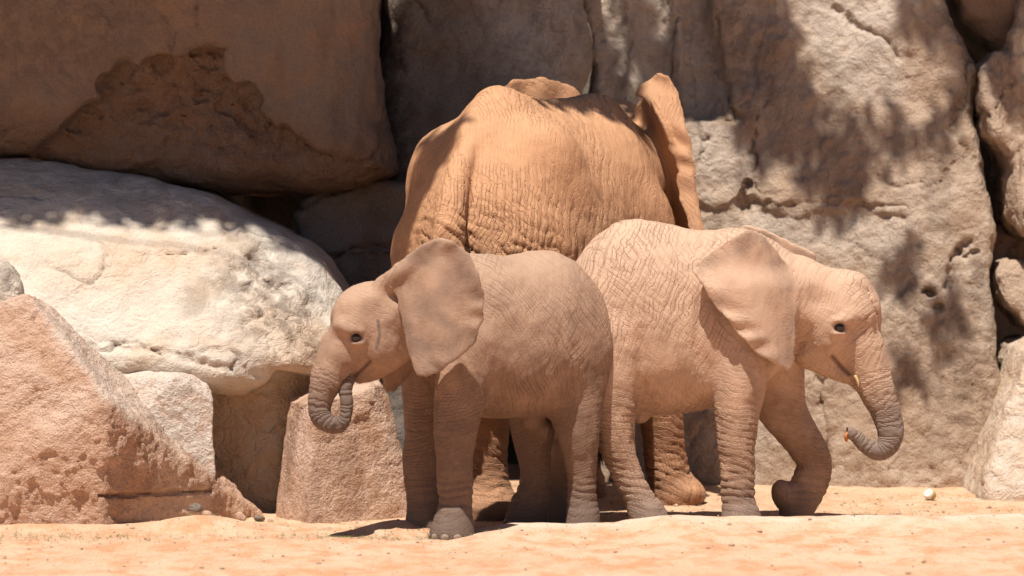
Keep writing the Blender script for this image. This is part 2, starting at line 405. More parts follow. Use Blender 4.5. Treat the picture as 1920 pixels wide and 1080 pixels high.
# ------------------------------------------------------------------ ground
RX = [-3.0, -0.30, -0.16, 0.0, 0.5, 0.72, 0.9, 1.1, 1.6, 2.45, 4.0]
RZ = [0.0, 0.0, 0.028, 0.045, 0.058, 0.092, 0.094, 0.086, 0.088, 0.103, 0.10]
_tr = np.random.default_rng(21)
TRACKS = [(_tr.uniform(-2.5, 2.6), _tr.uniform(-1.9, -0.35), _tr.uniform(.07, .12), _tr.uniform(.004, .010)) for _ in range(26)] + [(_tr.uniform(-.2, 2.6), _tr.uniform(.9, 2.4), _tr.uniform(.08, .13), _tr.uniform(.005, .011)) for _ in range(14)]
def zg(x, y):
    x, y = np.broadcast_arrays(np.asarray(x, float), np.asarray(y, float))
    near = np.exp(-(np.maximum(np.abs(x) - 3, 0) / 3) ** 2)
    crest = np.interp(x, RX, RZ); yc = -0.05 + 0.03 * np.sin(x * 5.1) + 0.02 * np.sin(x * 11.7 + 1)
    prof = np.where(y < yc, 0.45 + 0.55 * np.exp(-((y - yc) / 0.35) ** 2), np.exp(-((y - yc) / 0.13) ** 2))
    prof = prof * sstep(-4.0, -0.9, y)
    z = crest * prof
    z = z + 0.062 * np.exp(-(((x + 0.55) / 0.20) ** 2 + ((y - 0.02) / 0.16) ** 2) ** 1.2)
    z = z + 0.075 * np.exp(-(((x + 1.52) / 0.26) ** 2 + ((y - 0.16) / 0.22) ** 2))
    z = z + 0.03 * np.exp(-(((x + 2.35) / 0.5) ** 2 + ((y - 0.1) / 0.25) ** 2))
    z = z + near * (0.010 * perlin(x * 1.7, y * 1.7, 0.3) + 0.006 * perlin(x * 6, y * 6, 4.2) + 0.003 * perlin(x * 17, y * 17, 9.1))
    for (cx, cy, r, dp) in TRACKS:
        q = ((x - cx) / r) ** 2 + ((y - cy) / (r * 0.8)) ** 2; z = z + dp * (-np.exp(-q ** 2) + 0.45 * np.exp(-((np.sqrt(q) - 1.35) / 0.35) ** 2))
    z = z - 0.008 * np.exp(-(((x + 0.283) / 0.12) ** 2 + ((y + 0.25) / 0.12) ** 2))
    return z
def spaced(a, b, h, far):
    core = np.arange(a, b + h / 2, h); g = [1]; step = h
    lo, hi = [a], [b]
    while hi[-1] < far: step *= 1.35; hi.append(hi[-1] + step)
    step = h
    while lo[-1] > -far: step *= 1.35; lo.append(lo[-1] - step)
    return np.concatenate([np.array(lo[1:])[::-1], core, np.array(hi[1:])])
gx, gy = spaced(-3.0, 3.0, 0.022, 400), spaced(-2.6, 3.4, 0.022, 400)
GX, GY = np.meshgrid(gx, gy, indexing='ij'); GZ = zg(GX, GY)
idx = np.arange(GX.size).reshape(GX.shape)
gq = np.stack([idx[:-1, :-1], idx[1:, :-1], idx[1:, 1:], idx[:-1, 1:]], -1).reshape(-1, 4)
straw_m = sstep(0.05, 0.4, GY) * np.exp(-(np.maximum(np.abs(GX) - 3, 0)) ** 2) + 0.7 * np.exp(-((GY + 0.15) / 0.18) ** 2) * (GX < -0.35)
pale_m = np.exp(-((GY + 0.1) / 0.2) ** 2) * (GX > -0.2) * (np.abs(GX) < 4)
ground = make_obj('ground', np.column_stack([GX.ravel(), GY.ravel(), GZ.ravel()]), gq, MAT['sand'], attrs={'straw': straw_m.ravel(), 'pale': pale_m.ravel()})
ground['kind'] = 'structure'

# ------------------------------------------------------------------ rocks
def XZ(pts, Y): return np.array([[P(a, b, Y)[0], P(a, b, Y)[2]] for a, b in pts])
def wobble(X, Z, a=0.02, f=6.0, seed=0.0):
    return X + a * fbm(X * f, seed, Z * f, 3), Z + a * fbm(X * f + 31, seed + 5, Z * f, 3)
def mask(X, Z, pts, Y, soft=0.05, wob=0.03, f=6.0):
    U, V = wobble(X, Z, wob, f, 2.0)
    return sstep(soft, -soft, poly_sdf(U.astype(np.float32), V.astype(np.float32), XZ(pts, Y)))
def rock_attrs(v, masks, seed=0.0, crk=None):
    A = {k: np.zeros(len(v)) for k in ('flake_shade', 'pale', 'stain_shade')}
    x, y, z = v[:, 0], v[:, 1], v[:, 2]
    A['tone'] = sstep(-0.45, 0.45, fbm(x * 1.3 + seed, y * 1.3, z * 1.3, 4))
    A['blotch'] = sstep(-0.1, 0.6, fbm(x * 4.6, y * 4.6 + seed, z * 4.6, 4))
    A['run'] = sstep(0.05, 0.55, fbm(x * 5.2 + seed, y * 5.2, z * 0.9, 4)) * sstep(-0.4, 0.3, fbm(x * 1.1, y * 1.1 + 9, z * 1.1 + seed, 2))
    A['crack'] = crack_field(v, seed)[0]
    for kind, pts, Y, soft, amt in masks:
        A[kind] = np.maximum(A[kind], amt * mask(x, z, pts, Y, soft))
    return A
def crack_field(v, seed):
    x, y, z = v.T
    wx, wy, wz = (c + 0.10 * fbm(x * 3 + 5 * i + seed, y * 3, z * 3, 4) for i, c in enumerate((x, y, z)))
    n = perlin(wx * 1.9 + seed, wy * 1.9, wz * 1.5); gate = sstep(0.12, 0.42, perlin(x * 1.6 + 40, y * 1.6 + seed, z * 1.6))
    return np.exp(-(n / 0.022) ** 2) * gate, gate
def terrace(n, steps, w=0.22):
    t = n * steps; fl = np.floor(t); return (fl + sstep(1 - w, 1.0, t - fl)) / steps
def roughen(v, q, big=0.03, mid=0.012, f=2.2, seed=0.0, ridged=0.0, chip=0.0, cf=2.6, crk=0.02, cr=None):
    n = vnormals(v, q); x, y, z = v.T
    d = big * fbm(x * f + seed, y * f, z * f, 4) + mid * fbm(x * f * 5, y * f * 5 + seed, z * f * 5, 4)
    if ridged: d = d + ridged * fbm(x * f * 2.5, y * f * 2.5, z * f * 2.5 + seed, 4, True)
    if chip:
        wx, wz = x + 0.05 * fbm(x * 6, y * 6, z * 6 + seed, 3), z + 0.05 * fbm(x * 6 + 9, y * 6, z * 6 + seed, 3)
        d = d + chip * terrace(fbm(wx * cf + seed, y * cf, wz * cf, 3), 3.0) + 0.4 * chip * terrace(fbm(wx * cf * 2.7, y * cf * 2.7 + seed, wz * cf * 2.7, 3), 2.5)
    if crk and cr is not None: d = d - crk * cr
    return v + n * d[:, None]
def slab_rock(name, poly, Yref, front, thick, k, h, mat, label, cat='boulder', big=0.03, mid=0.012, f=2.2, ridged=0.0, masks=(), seed=0.0, wob=0.03, chip=0.0, cf=2.6, group=None):
    """rock with a traced outline, a front surface front(X, Z) and real depth, rounded by k"""
    pz = XZ(poly, Yref)
    lo2, hi2 = pz.min(0) - 0.08, pz.max(0) + 0.08
    gx = np.arange(lo2[0], hi2[0], h); gz = np.arange(lo2[1], hi2[1], h)
    X, Z = np.meshgrid(gx, gz, indexing='ij')
    X, Z = X[::5, ::5], Z[::5, ::5]; F = front(X, Z); y0, y1 = F[poly_sdf(X, Z, pz) < 0].min() - 0.12, Yref + thick + 0.1
    V = Vol((lo2[0], y0, lo2[1]), (gx[-1], y1, gz[-1]), h)
    X, Z = np.meshgrid(V.ax[0], V.ax[2], indexing='ij')
    U, W = wobble(X, Z, wob, 3.0, seed)
    E = poly_sdf(U.astype(np.float32), W.astype(np.float32), pz)
    F = front(X, Z).astype(np.float32)
    y = V.ax[1][None, :, None]
    d = smax(E[:, None, :], F[:, None, :] - y, k)
    V.D[:] = smax(d, y - np.float32(Yref + thick), min(k, 0.2))
    v, q = V.mesh(1)
    at = rock_attrs(v, masks, seed); v = roughen(v, q, big, mid, f, seed, ridged, chip, cf, cr=at['crack'])
    loc = np.array([v[:, 0].mean(), v[:, 1].mean(), v[:, 2].min()])
    o = make_obj(name, v, q, MAT[mat], loc=loc, attrs=at)
    return tag(o, label, cat, group)
def hull_rock(name, pts, mat, label, k=0.03, h=0.012, big=0.02, mid=0.012, f=3.0, ridged=0.0, masks=(), seed=0.0, cat='boulder', group=None, extra=None, parent=None, chip=0.0, cf=2.6):
    """angular rock: convex hull of 3-D corners with softened, broken edges"""
    bm = bmesh.new()
    for p in pts: bm.verts.new(tuple(P(*p)) if len(p) == 3 else tuple(p[:3]))
    bmesh.ops.convex_hull(bm, input=bm.verts); bm.normal_update()
    pl = {}
    for fc in bm.faces:
        n = fc.normal; c = fc.calc_center_median(); key = (round(n.x, 2), round(n.y, 2), round(n.z, 2))
        if fc.calc_area() > 1e-5: pl[key] = (np.array(n), np.dot(n, c), fc.calc_area())
    co = np.array([v.co for v in bm.verts]); bm.free()
    V = Vol(co.min(0) - 0.06, co.max(0) + 0.06, h)
    x, y, z = V.ax[0][:, None, None], V.ax[1][None, :, None], V.ax[2][None, None, :]
    keep = []
    for n, c, ar in sorted(pl.values(), key=lambda t: -t[2]):
        if all(n @ m < 0.985 for m, _ in keep): keep.append((n, c))
    d = None
    for n, c in keep:
        e = (x * n[0] + y * n[1] + z * n[2] - c).astype(np.float32)
        d = e if d is None else smax(d, e, k)
    V.D[:] = d
    if extra: extra(V, x, y, z)
    v, q = V.mesh(1)
    at = rock_attrs(v, masks, seed); v = roughen(v, q, big, mid, f, seed, ridged, chip, cf, cr=at['crack'])
    loc = np.array([v[:, 0].mean(), v[:, 1].mean(), v[:, 2].min()])
    o = make_obj(name, v, q, MAT[mat], loc=loc, attrs=at, parent=parent)
    return tag(o, label, cat, group) if parent is None else o

# big brown boulder overhanging on the left
FLK = [(40, 330), (75, 285), (118, 246), (150, 200), (188, 190), (192, 150), (235, 118), (268, 126), (300, 100), (345, 108), (352, 90), (410, 82), (430, 96), (428, 128), (450, 160), (470, 168), (482, 205), (520, 236), (575, 262), (640, 300), (640, 400), (40, 400)]
def front_A(X, Z):
    y = 1.85 - 0.20 * (Z - 2.3) + 0.10 * (X + 1.6) ** 2 * 0.4
    m = mask(X, Z, FLK, 2.0, 0.016, 0.03, 9.0); m = m * sstep(P(0, 345, 2.0)[2], P(0, 215, 2.0)[2], Z + 0.05 * fbm(X * 3, 0.0, Z * 3, 3))
    y = y + m * (0.06 + 0.14 * terrace(0.5 + 0.55 * fbm(X * 2.3 + 1.6 * Z, 1.0, Z * 3.4 - 0.8 * X, 4), 4.0, 0.2) + 0.035 * fbm(X * 7, 1.0, Z * 9, 4, True))
    y = y + 0.03 * np.exp(-(line_dist(*wobble(X, Z, 0.03, 9), XZ([(290, 0), (318, 40), (330, 90)], 2.0)) / 0.02) ** 2)
    return y
slab_rock('overhanging_boulder', [(-260, -260), (690, -260), (700, 0), (706, 120), (712, 230), (735, 300), (738, 322), (690, 345), (560, 368), (430, 352), (300, 338), (150, 318), (0, 292), (-260, 250)],
          2.3, front_A, 2.5, 0.34, 0.019, 'boulder_brown', 'huge brown boulder with a flaked hollow overhanging the pale dome boulder', big=0.035, mid=0.010,
          masks=[('flake_shade', FLK, 2.0, 0.10, 0.75), ('flake_shade', [(250, 240), (480, 200), (560, 260), (740, 300), (560, 380), (300, 350), (100, 320)], 2.0, 0.14, 0.6), ('flake_shade', [(-50, 300), (0, 190), (120, 230), (300, 290), (480, 260), (740, 300), (740, 380), (400, 370)], 2.0, 0.1, 0.7), ('stain_shade', [(-50, -20), (330, -20), (250, 110), (100, 160), (-50, 180)], 2.0, 0.15, 0.5), ('stain_shade', [(690, -20), (740, -20), (735, 330), (700, 330)], 2.0, 0.02, 0.8)], seed=1.3)
# grey boulder behind the adult
slab_rock('rear_boulder', [(716, -260), (1096, -260), (1094, 0), (1106, 90), (1101, 130), (1086, 180), (1075, 560), (690, 560), (715, 330), (708, 150)],
          3.2, lambda X, Z: 2.95 + 0.15 * (Z - 1.5) + 0.5 * (X + 0.1) ** 2 * 0.3 - 0.05 * np.exp(-((X + 0.62) / 0.12) ** 2), 1.0, 0.20, 0.02, 'boulder_grey', 'grey speckled boulder rising behind the back of the largest elephant', big=0.03, mid=0.012,
          masks=[('stain_shade', [(700, -20), (760, -20), (790, 340), (700, 340)], 3.0, 0.05, 0.8), ('pale', [(900, -20), (1100, -20), (1090, 170), (950, 160)], 3.0, 0.2, 0.5)], seed=4.1)
# tall tan rock wall on the right
def front_W(X, Z):
    y = 2.80 + 0.19 * (2.6 - X) + 0.23 * np.maximum(Z, 0) - 0.10 * np.exp(-((X - 2.1) / 0.7) ** 2) + 0.05 * fbm(X * 1.3, 0.5, Z * 1.3, 3)
    up = mask(X, Z, [(1080, -100), (1330, -100), (1345, 60), (1380, 180), (1392, 226), (1290, 218), (1080, 215)], 3.2, 0.03, 0.04, 6)
    sx = X + 0.10 * (Z - 2.4)
    y = y + up * (0.10 + 0.035 * np.sin(sx * 24 + 0.9 * perlin(sx * 3, 0.0, Z * 1.2)) + 0.012 * fbm(sx * 7, 2.0, Z * 0.8, 2))
    low = mask(X, Z, [(1285, 395), (1410, 380), (1700, 395), (1720, 480), (1690, 560), (1500, 600), (1300, 520)], 3.2, 0.03, 0.06, 5)
    y = y + 0.035 * low
    for pts, w, dp in CRACKS:
        U, V = wobble(X, Z, 0.02, 14, 3.0)
        d = line_dist(U, V, XZ(pts, 3.2)); y = y + dp * np.exp(-(d / w) ** 2)
    for (a, b, r, dp) in [(1738, 548, 13, 0.09), (1752, 575, 10, 0.06), (1715, 590, 10, 0.02), (1330, 262, 8, 0.03)]:
        c = XZ([(a, b)], 3.2)[0]; U, V = wobble(X, Z, 0.02, 16, 8.0)
        y = y + dp * sstep(1.15, 0.75, np.hypot(U - c[0], V - c[1]) / M(r, 3.2))
    rough = mask(X, Z, [(1300, 620), (1900, 560), (1900, 1000), (1300, 1000)], 3.2, 0.2)
    y = y + rough * 0.009 * fbm(X * 7, 3.0, Z * 7, 4, True) + 0.010 * fbm(X * 11, 6.0, Z * 11, 4, True)
    return y
CRACKS = [([(1352, 30), (1345, 110), (1372, 170), (1386, 226)], 0.012, 0.05), ([(1290, 222), (1340, 222), (1392, 232)], 0.010, 0.04), ([(1404, 345), (1398, 372), (1400, 405)], 0.014, 0.06),
          ([(1575, 12), (1620, 50), (1668, 72), (1690, 105)], 0.016, 0.045), ([(1815, 452), (1790, 470), (1775, 500), (1772, 540)], 0.014, 0.05), ([(1830, 470), (1802, 480), (1790, 470)], 0.012, 0.05),
          ([(1790, 308), (1770, 322), (1764, 340)], 0.010, 0.03), ([(1545, 700), (1538, 760), (1548, 810), (1543, 860)], 0.013, 0.04), ([(1500, 630), (1520, 690), (1540, 720)], 0.015, 0.05),
          ([(1390, 385), (1560, 380), (1700, 388)], 0.012, 0.025), ([(1318, 255), (1330, 280), (1312, 296)], 0.008, 0.03), ([(1300, 40), (1297, 110), (1310, 200)], 0.010, 0.03),
          ([(1440, 60), (1420, 110), (1428, 160)], 0.009, 0.025), ([(1640, 330), (1680, 350), (1730, 340)], 0.010, 0.02), ([(1810, 190), (1780, 240), (1830, 300)], 0.010, 0.03)]
slab_rock('rock_wall', [(1092, -260), (1770, -260), (1783, 0), (1822, 80), (1846, 128), (1830, 215), (1846, 290), (1862, 400), (1868, 440), (1846, 500), (1860, 600), (1872, 700), (1866, 800), (1850, 900), (1846, 1000), (1060, 1000), (1078, 420), (1088, 180), (1106, 120), (1100, 50)],
          3.2, front_W, 0.9, 0.13, 0.0145, 'wall', 'tall tan rock wall with cracks rising behind the sandy calf', 'rock', big=0.025, mid=0.008, f=2.0, chip=0.015, cf=1.7,
          masks=[('pale', [(1100, -50), (1330, -50), (1350, 60), (1380, 200), (1290, 215), (1100, 200)], 3.2, 0.10, 0.7), ('pale', [(1500, -20), (1680, -20), (1700, 180), (1600, 190), (1540, 90)], 3.2, 0.1, 0.7),
                 ('pale', [(1300, 230), (1400, 240), (1420, 350), (1310, 330)], 3.2, 0.05, 0.6), ('pale', [(1400, 395), (1700, 400), (1690, 480), (1420, 470)], 3.2, 0.08, 0.5),
                 ('stain_shade', [(1340, -20), (1450, -20), (1480, 220), (1390, 220)], 3.2, 0.1, 0.45), ('stain_shade', [(1640, 480), (1850, 480), (1870, 800), (1740, 820)], 3.2, 0.15, 0.45), ('flake_shade', [(1420, 560), (1800, 620), (1850, 920), (1420, 920)], 3.2, 0.3, 0.25)], seed=2.2)  # the diagonal strip at the top paints the tree's shadow into the wall
# right-hand pile
slab_rock('corner_rock', [(1840, 130), (1866, 100), (1888, 98), (1906, 50), (1922, -40), (2120, -60), (2120, 450), (1912, 446), (1900, 410), (1890, 340), (1888, 292), (1868, 266), (1846, 252), (1834, 205)],
          3.3, lambda X, Z: 3.1 + 0.25 * (Z - 2) + 0.05 * np.sin(X * 25 + Z * 9) + 0.0 * X, 0.8, 0.07, 0.014, 'wall', 'lumpy tan rock in the corner beside the rock wall, above the dark slot', big=0.03, mid=0.012, f=3.5, seed=3.0)
slab_rock('hanging_rock', [(1760, -260), (2120, -260), (2120, 120), (1905, 60), (1890, 110), (1862, 112), (1800, 30), (1770, -40)],
          3.9, lambda X, Z: 3.55 - 0.45 * (Z - 2.4) + 0.0 * X, 0.9, 0.12, 0.02, 'boulder_brown', 'brown overhanging rock above the notch at the top of the rock wall', big=0.03, mid=0.012, seed=6.0)
slab_rock('ledge_rock', [(1852, 425), (1890, 412), (1960, 400), (2120, 400), (2120, 520), (1850, 520)], 4.0, lambda X, Z: 3.75 + 0.5 * (Z - 1.3) + 0.0 * X, 0.6, 0.06, 0.02, 'pink', 'orange ledge of rock at the bottom of the dark slot beside the wall', big=0.02, mid=0.015, f=4, seed=8.0)
slab_rock('wedged_rock', [(1860, 520), (1866, 505), (1884, 497), (1930, 494), (2080, 500), (2080, 612), (1915, 610), (1890, 580), (1872, 556)], 3.3, lambda X, Z: 3.1 + 0.35 * (Z - 1.2) + 0.0 * X, 0.5, 0.06, 0.012, 'wall', 'rounded tan rock wedged in the crevice, upper of two', big=0.02, mid=0.01, f=4, seed=9.0, group='rocks wedged in the crevice')
slab_rock('wedged_rock', [(1874, 668), (1882, 650), (1905, 640), (1920, 634), (2080, 620), (2080, 740), (1905, 722), (1882, 700)], 3.1, lambda X, Z: 2.95 + 0.35 * (Z - 0.8) + 0.0 * X, 0.5, 0.05, 0.012, 'wall', 'knobbly tan rock wedged in the crevice, lower of two', big=0.025, mid=0.014, f=5, seed=10.0, group='rocks wedged in the crevice')
slab_rock('sloping_boulder', [(1834, 952), (1840, 920), (1854, 868), (1880, 795), (1906, 728), (1940, 668), (2160, 560), (2160, 1010), (1834, 1010)], 2.1, lambda X, Z: 1.95 + 0.55 * np.maximum(Z - 0.05, 0) - 0.2 * (X - 2.5), 1.0, 0.07, 0.014, 'white', 'smooth pale boulder sloping up at the foot of the crevice',
          big=0.02, mid=0.006, masks=[('flake_shade', [(1830, 560), (2160, 560), (2160, 1000), (1830, 1000)], 2.1, 0.1, 0.6)], seed=11.0)
slab_rock('dark_backing', [(-420, -300), (2300, -300), (2300, 1010), (-420, 1010)], 4.9, lambda X, Z: 4.6 + 0.12 * Z + 0.12 * fbm(X * 1.1, 1.0, Z * 1.1, 4), 0.9, 0.15, 0.06, 'dark', 'dark rock backing added so the gaps between the boulders look deep in shade', 'rock', big=0.06, mid=0.02, f=1.2, seed=12.0)  # dark backing added behind the boulders, its colour standing in for shade
# rocks under the overhang and behind the brown calf
def front_F(X, Z):
    return 2.35 + 0.15 * (Z - 1.3) + 0.05 * np.exp(-(line_dist(*wobble(X, Z, 0.02, 12), XZ([(625, 482), (660, 466), (735, 462)], 2.4)) / 0.012) ** 2) + 0.03 * (Z < P(660, 472, 2.4)[2]) + 0.0 * X
slab_rock('propping_block', [(554, 405), (566, 376), (600, 362), (700, 345), (800, 340), (820, 760), (640, 760), (600, 540), (575, 480)], 2.5, front_F, 0.8, 0.06, 0.015, 'boulder_grey', 'brown block with a horizontal crack propping up the overhanging boulder', big=0.02, mid=0.012, seed=13.0)
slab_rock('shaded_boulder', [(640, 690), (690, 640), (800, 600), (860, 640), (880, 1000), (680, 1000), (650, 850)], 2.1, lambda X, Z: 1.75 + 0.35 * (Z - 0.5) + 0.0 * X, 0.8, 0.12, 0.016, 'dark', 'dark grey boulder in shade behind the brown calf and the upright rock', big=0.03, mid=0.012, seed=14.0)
# pale dome boulder with overhanging lip
def dome():
    Yr = 1.5
    up = XZ([(-300, 345), (-120, 308), (0, 302), (120, 312), (250, 334), (370, 368), (470, 412), (560, 456), (610, 496), (636, 545), (640, 620), (600, 690), (560, 690), (525, 690), (505, 722), (466, 744), (400, 734), (330, 706), (240, 696), (150, 660), (-300, 650)], Yr - 0.2)
    st = XZ([(60, 620), (640, 560), (652, 640), (636, 720), (610, 800), (596, 900), (575, 1010), (60, 1010)], Yr - 0.2)
    h = 0.015; lo = np.array([-3.35, 0.4, -0.05]); hi = np.array([-0.72, 2.9, 1.95])
    V = Vol(lo, hi, h); X, Z = np.meshgrid(V.ax[0], V.ax[2], indexing='ij')
    U, W = wobble(X, Z, 0.03, 2.5, 1.0)
    zz = np.array([0.4, 0.62, 0.72, 0.85, 1.0, 1.2, 1.45, 1.65, 1.80, 1.9]); yy = np.array([1.25, 0.92, 0.80, 0.80, 0.90, 1.08, 1.36, 1.66, 2.05, 2.5])
    F = interp(zz, yy)(Z) + 0.10 * sstep(-1.5, -0.9, X) + 0.25 * sstep(-1.2, -0.8, X) - 0.05 * fbm(X * 1.4, 0.2, Z * 1.4, 3)
    pit = mask(X, Z, [(415, 500), (470, 470), (545, 500), (600, 580), (590, 640), (520, 650), (450, 600), (425, 550)], 1.2, 0.14, 0.08)
    F = F + pit * 0.045 * fbm(X * 6, 2.0, Z * 6, 4, True)
    for pts, w, dp in [([(420, 410), (440, 470), (520, 560), (560, 640)], 0.03, 0.03), ([(310, 480), (350, 485)], 0.01, 0.03), ([(365, 470), (410, 478)], 0.01, 0.03), ([(180, 640), (300, 650), (420, 680), (500, 690)], 0.02, 0.02)]:
        F = F + dp * np.exp(-(line_dist(*wobble(X, Z, 0.03, 9, 4.0), XZ(pts, 1.2)) / w) ** 2)
    S = 1.18 + 0.30 * sstep(-1.25, -0.85, X) + 0.04 * fbm(X * 3, 5.0, Z * 3, 4) - 0.10 * (Z - 0.4)
    y = V.ax[1][None, :, None]
    a = smax(poly_sdf(U, W, up)[:, None, :], F.astype(np.float32)[:, None, :] - y, 0.07)
    b = smax(poly_sdf(U, W, st)[:, None, :], S.astype(np.float32)[:, None, :] - y, 0.08)
    V.D[:] = smax(smin(a, b, 0.06), y - np.float32(2.75), 0.1)
    v, q = V.mesh(1)
    at = rock_attrs(v, [('stain_shade', [(415, 490), (470, 460), (545, 490), (600, 580), (590, 640), (520, 650), (450, 600), (425, 550)], 1.2, 0.16, 0.8), ('stain_shade', [(0, 300), (260, 330), (480, 412), (640, 540), (600, 540), (420, 430), (250, 370), (0, 340)], 1.6, 0.06, 0.35),  # the top-edge band paints in the shadow of overhang and tree
                        ('flake_shade', [(380, 735), (620, 700), (620, 1000), (380, 1000)], 1.2, 0.06, 0.9), ('flake_shade', [(470, 560), (610, 600), (600, 760), (530, 740), (500, 650)], 1.2, 0.1, 0.6), ('flake_shade', [(60, 470), (400, 430), (380, 520), (120, 560)], 1.2, 0.15, 0.45)], 15.0)  # the patch below the lip paints brown shade onto the pale stem
    v = roughen(v, q, 0.02, 0.007, 1.8, 15.0, cr=at['crack'])
    loc = np.array([v[:, 0].mean(), v[:, 1].mean(), v[:, 2].min()])
    o = make_obj('dome_boulder', v, q, MAT['white'], loc=loc, attrs=at)
    tag(o, 'smooth whitish dome boulder with an overhanging lip and dark pitted patch', 'boulder')
dome()
slab_rock('side_rock', [(-120, 470), (-20, 480), (25, 505), (40, 545), (36, 620), (-120, 640)], 0.95, lambda X, Z: 0.75 + 0.2 * (Z - 1) + 0.0 * X, 0.35, 0.09, 0.014, 'white', 'small greyish rock tucked between the dome boulder and the wedge rock', 'rock', big=0.02, masks=[('stain_shade', [(-120, 470), (40, 500), (40, 620), (-120, 640)], 0.9, 0.05, 0.5)], seed=16.0)
# pale block behind the wedge
hull_rock('pale_block', [(214, 706, 0.78), (250, 688, 0.86), (345, 690, 0.92), (378, 704, 0.86), (400, 746, 0.74), (404, 900, 0.70), (300, 900, 0.62), (215, 800, 0.62), (330, 705, 0.68), (260, 705, 1.12), (360, 700, 1.12), (395, 900, 1.12), (215, 900, 1.10)],
          'pink', 'pale angular block wedged between the wedge rock and the dome boulder', k=0.010, h=0.011, big=0.008, mid=0.005, chip=0.014, cf=2.6, masks=[('pale', [(200, 680), (420, 680), (420, 900), (200, 900)], 0.8, 0.02, 0.85)], seed=17.0)
# wedge rock in front
def wedge_extra(V, x, y, z):
    # horizontal notch above the base of the right-hand face
    c = P(330, 927, 0.4)
    n = np.array([0.66, -0.72, 0.0]); t = np.array([0.72, 0.66, 0.0])
    U = (x - c[0]) * t[0] + (y - c[1]) * t[1]
    zl = c[2] + 0.004 - 0.02 * U + 0 * z
    d = np.abs(z - zl) - 0.010
    depth = V.D + 0.03
    V.D[:] = np.where((U > -0.42) & (U < 0.30), smax(V.D, -smax(d, -depth, 0.01), 0.012), V.D)
hull_rock('wedge_rock', [(58, 563, 0.40), (86, 570, 0.64), (-190, 640, 0.40), (206, 752, 0.10), (192, 1030, 0.22), (215, 700, 0.66), (376, 862, 0.76), (510, 985, 1.02), (516, 1030, 1.04), (-190, 1030, 0.12), (-190, 1030, 1.2), (60, 1030, 1.2), (-190, 700, 1.0), (60, 600, 0.98)],
          'pink', 'large pinkish wedge of granite with a sharp lit ridge, beside the pale block', k=0.008, h=0.0105, big=0.009, mid=0.006, ridged=0.004, chip=0.020, cf=2.3, seed=18.0, extra=wedge_extra,
          masks=[('stain_shade', [(206, 755), (330, 800), (440, 920), (200, 930)], 0.4, 0.03, 0.45), ('pale', [(60, 560), (90, 565), (400, 870), (330, 840), (210, 745)], 0.5, 0.02, 0.5)])  # right face darkened and ridge lightened in colour, following sun and shade
hull_rock('upright_rock', [(510, 1015, 0.98), (576, 1015, 0.48), (766, 1015, 0.80), (766, 1015, 1.25), (510, 1015, 1.25), (543, 752, 0.94), (588, 758, 0.58), (690, 730, 0.70), (700, 698, 0.95), (718, 722, 0.84), (757, 864, 0.80), (556, 742, 1.18), (705, 706, 1.18)],
          'pink', 'upright pinkish block of granite just below the curled trunk of the brown calf', k=0.007, h=0.0095, big=0.006, mid=0.005, ridged=0.002, chip=0.010, cf=3.2, seed=19.0, masks=[('flake_shade', [(590, 780), (700, 740), (765, 1000), (590, 1000)], 0.7, 0.06, 0.35)])  # front face browned in the colour, as the side the sun lights less
STN = [(366, 952, 0.30, 15, 'rounded grey stone lying against the notched face of the wedge rock'), (388, 966, 0.28, 12, 'small tan stone beside the rounded grey stone at the wedge rock'), (412, 975, 0.33, 9, 'small stone in the sand below the wedge rock'),
       (452, 968, 0.62, 15, 'grey knobbly stone near the right tip of the wedge rock'), (486, 978, 0.68, 13, 'low grey stone at the very tip of the wedge rock'), (508, 980, 0.66, 9, 'small grey stone between the wedge rock and the upright rock')]
for i, (a, b, Y, r, lab) in enumerate(STN):
    c = P(a, b, Y); rr = M(r, Y); c[2] = max(c[2], float(zg(c[0], c[1])) + rr * 0.35)
    rg = np.random.default_rng(40 + i)
    pts = [tuple(c + rr * np.array([1.15, 0.9, 0.85]) * (lambda d: d / np.linalg.norm(d))(rg.normal(size=3))) + (0,) for _ in range(14)]
    hull_rock('stone', pts, 'boulder_grey' if i % 2 == 0 else 'pink', lab, k=0.012, h=0.006, big=0.006, mid=0.003, f=9, seed=20.0 + i, cat='stone', group='stones at the foot of the wedge rock')

# ------------------------------------------------------------------ elephants
def px_plane_poly(pts, o, u, v):
    n = np.cross(u, v)
    return [((q := ray_plane(a, b, o, n)) - o) @ u for a, b in []] or np.array([[(ray_plane(a, b, o, n) - o) @ u, (ray_plane(a, b, o, n) - o) @ v] for a, b in pts])
def chain_px(lst): return np.array([P(a, b, Y) for a, b, Y, r in lst]), np.array([M(r, Y) for a, b, Y, r in lst])
def along(v, c):
    """arclength position and distance to the surface of a limb for every vertex"""
    L = np.concatenate([[0], np.cumsum(np.linalg.norm(np.diff(c[:, :3], axis=0), axis=1))])
    bd = np.full(len(v), 1e3); bs = np.zeros(len(v))
    for i, (a, b) in enumerate(zip(c[:-1], c[1:])):
        e = b[:3] - a[:3]; t = np.clip(((v - a[:3]) @ e) / (e @ e + 1e-12), 0, 1)
        d = np.linalg.norm(v - a[:3] - t[:, None] * e, axis=1) - (a[3] + (b[3] - a[3]) * t)
        m = d < bd; bd[m] = d[m]; bs[m] = (L[i] + t * (L[i + 1] - L[i]))[m]
    return bs, bd, L[-1]
def cut_ground(V):
    zz = zg(V.ax[0][:, None], V.ax[1][None, :]).astype(np.float32) - 0.012
    V.D = np.maximum(V.D, zz[..., None] - V.ax[2][None, None, :])
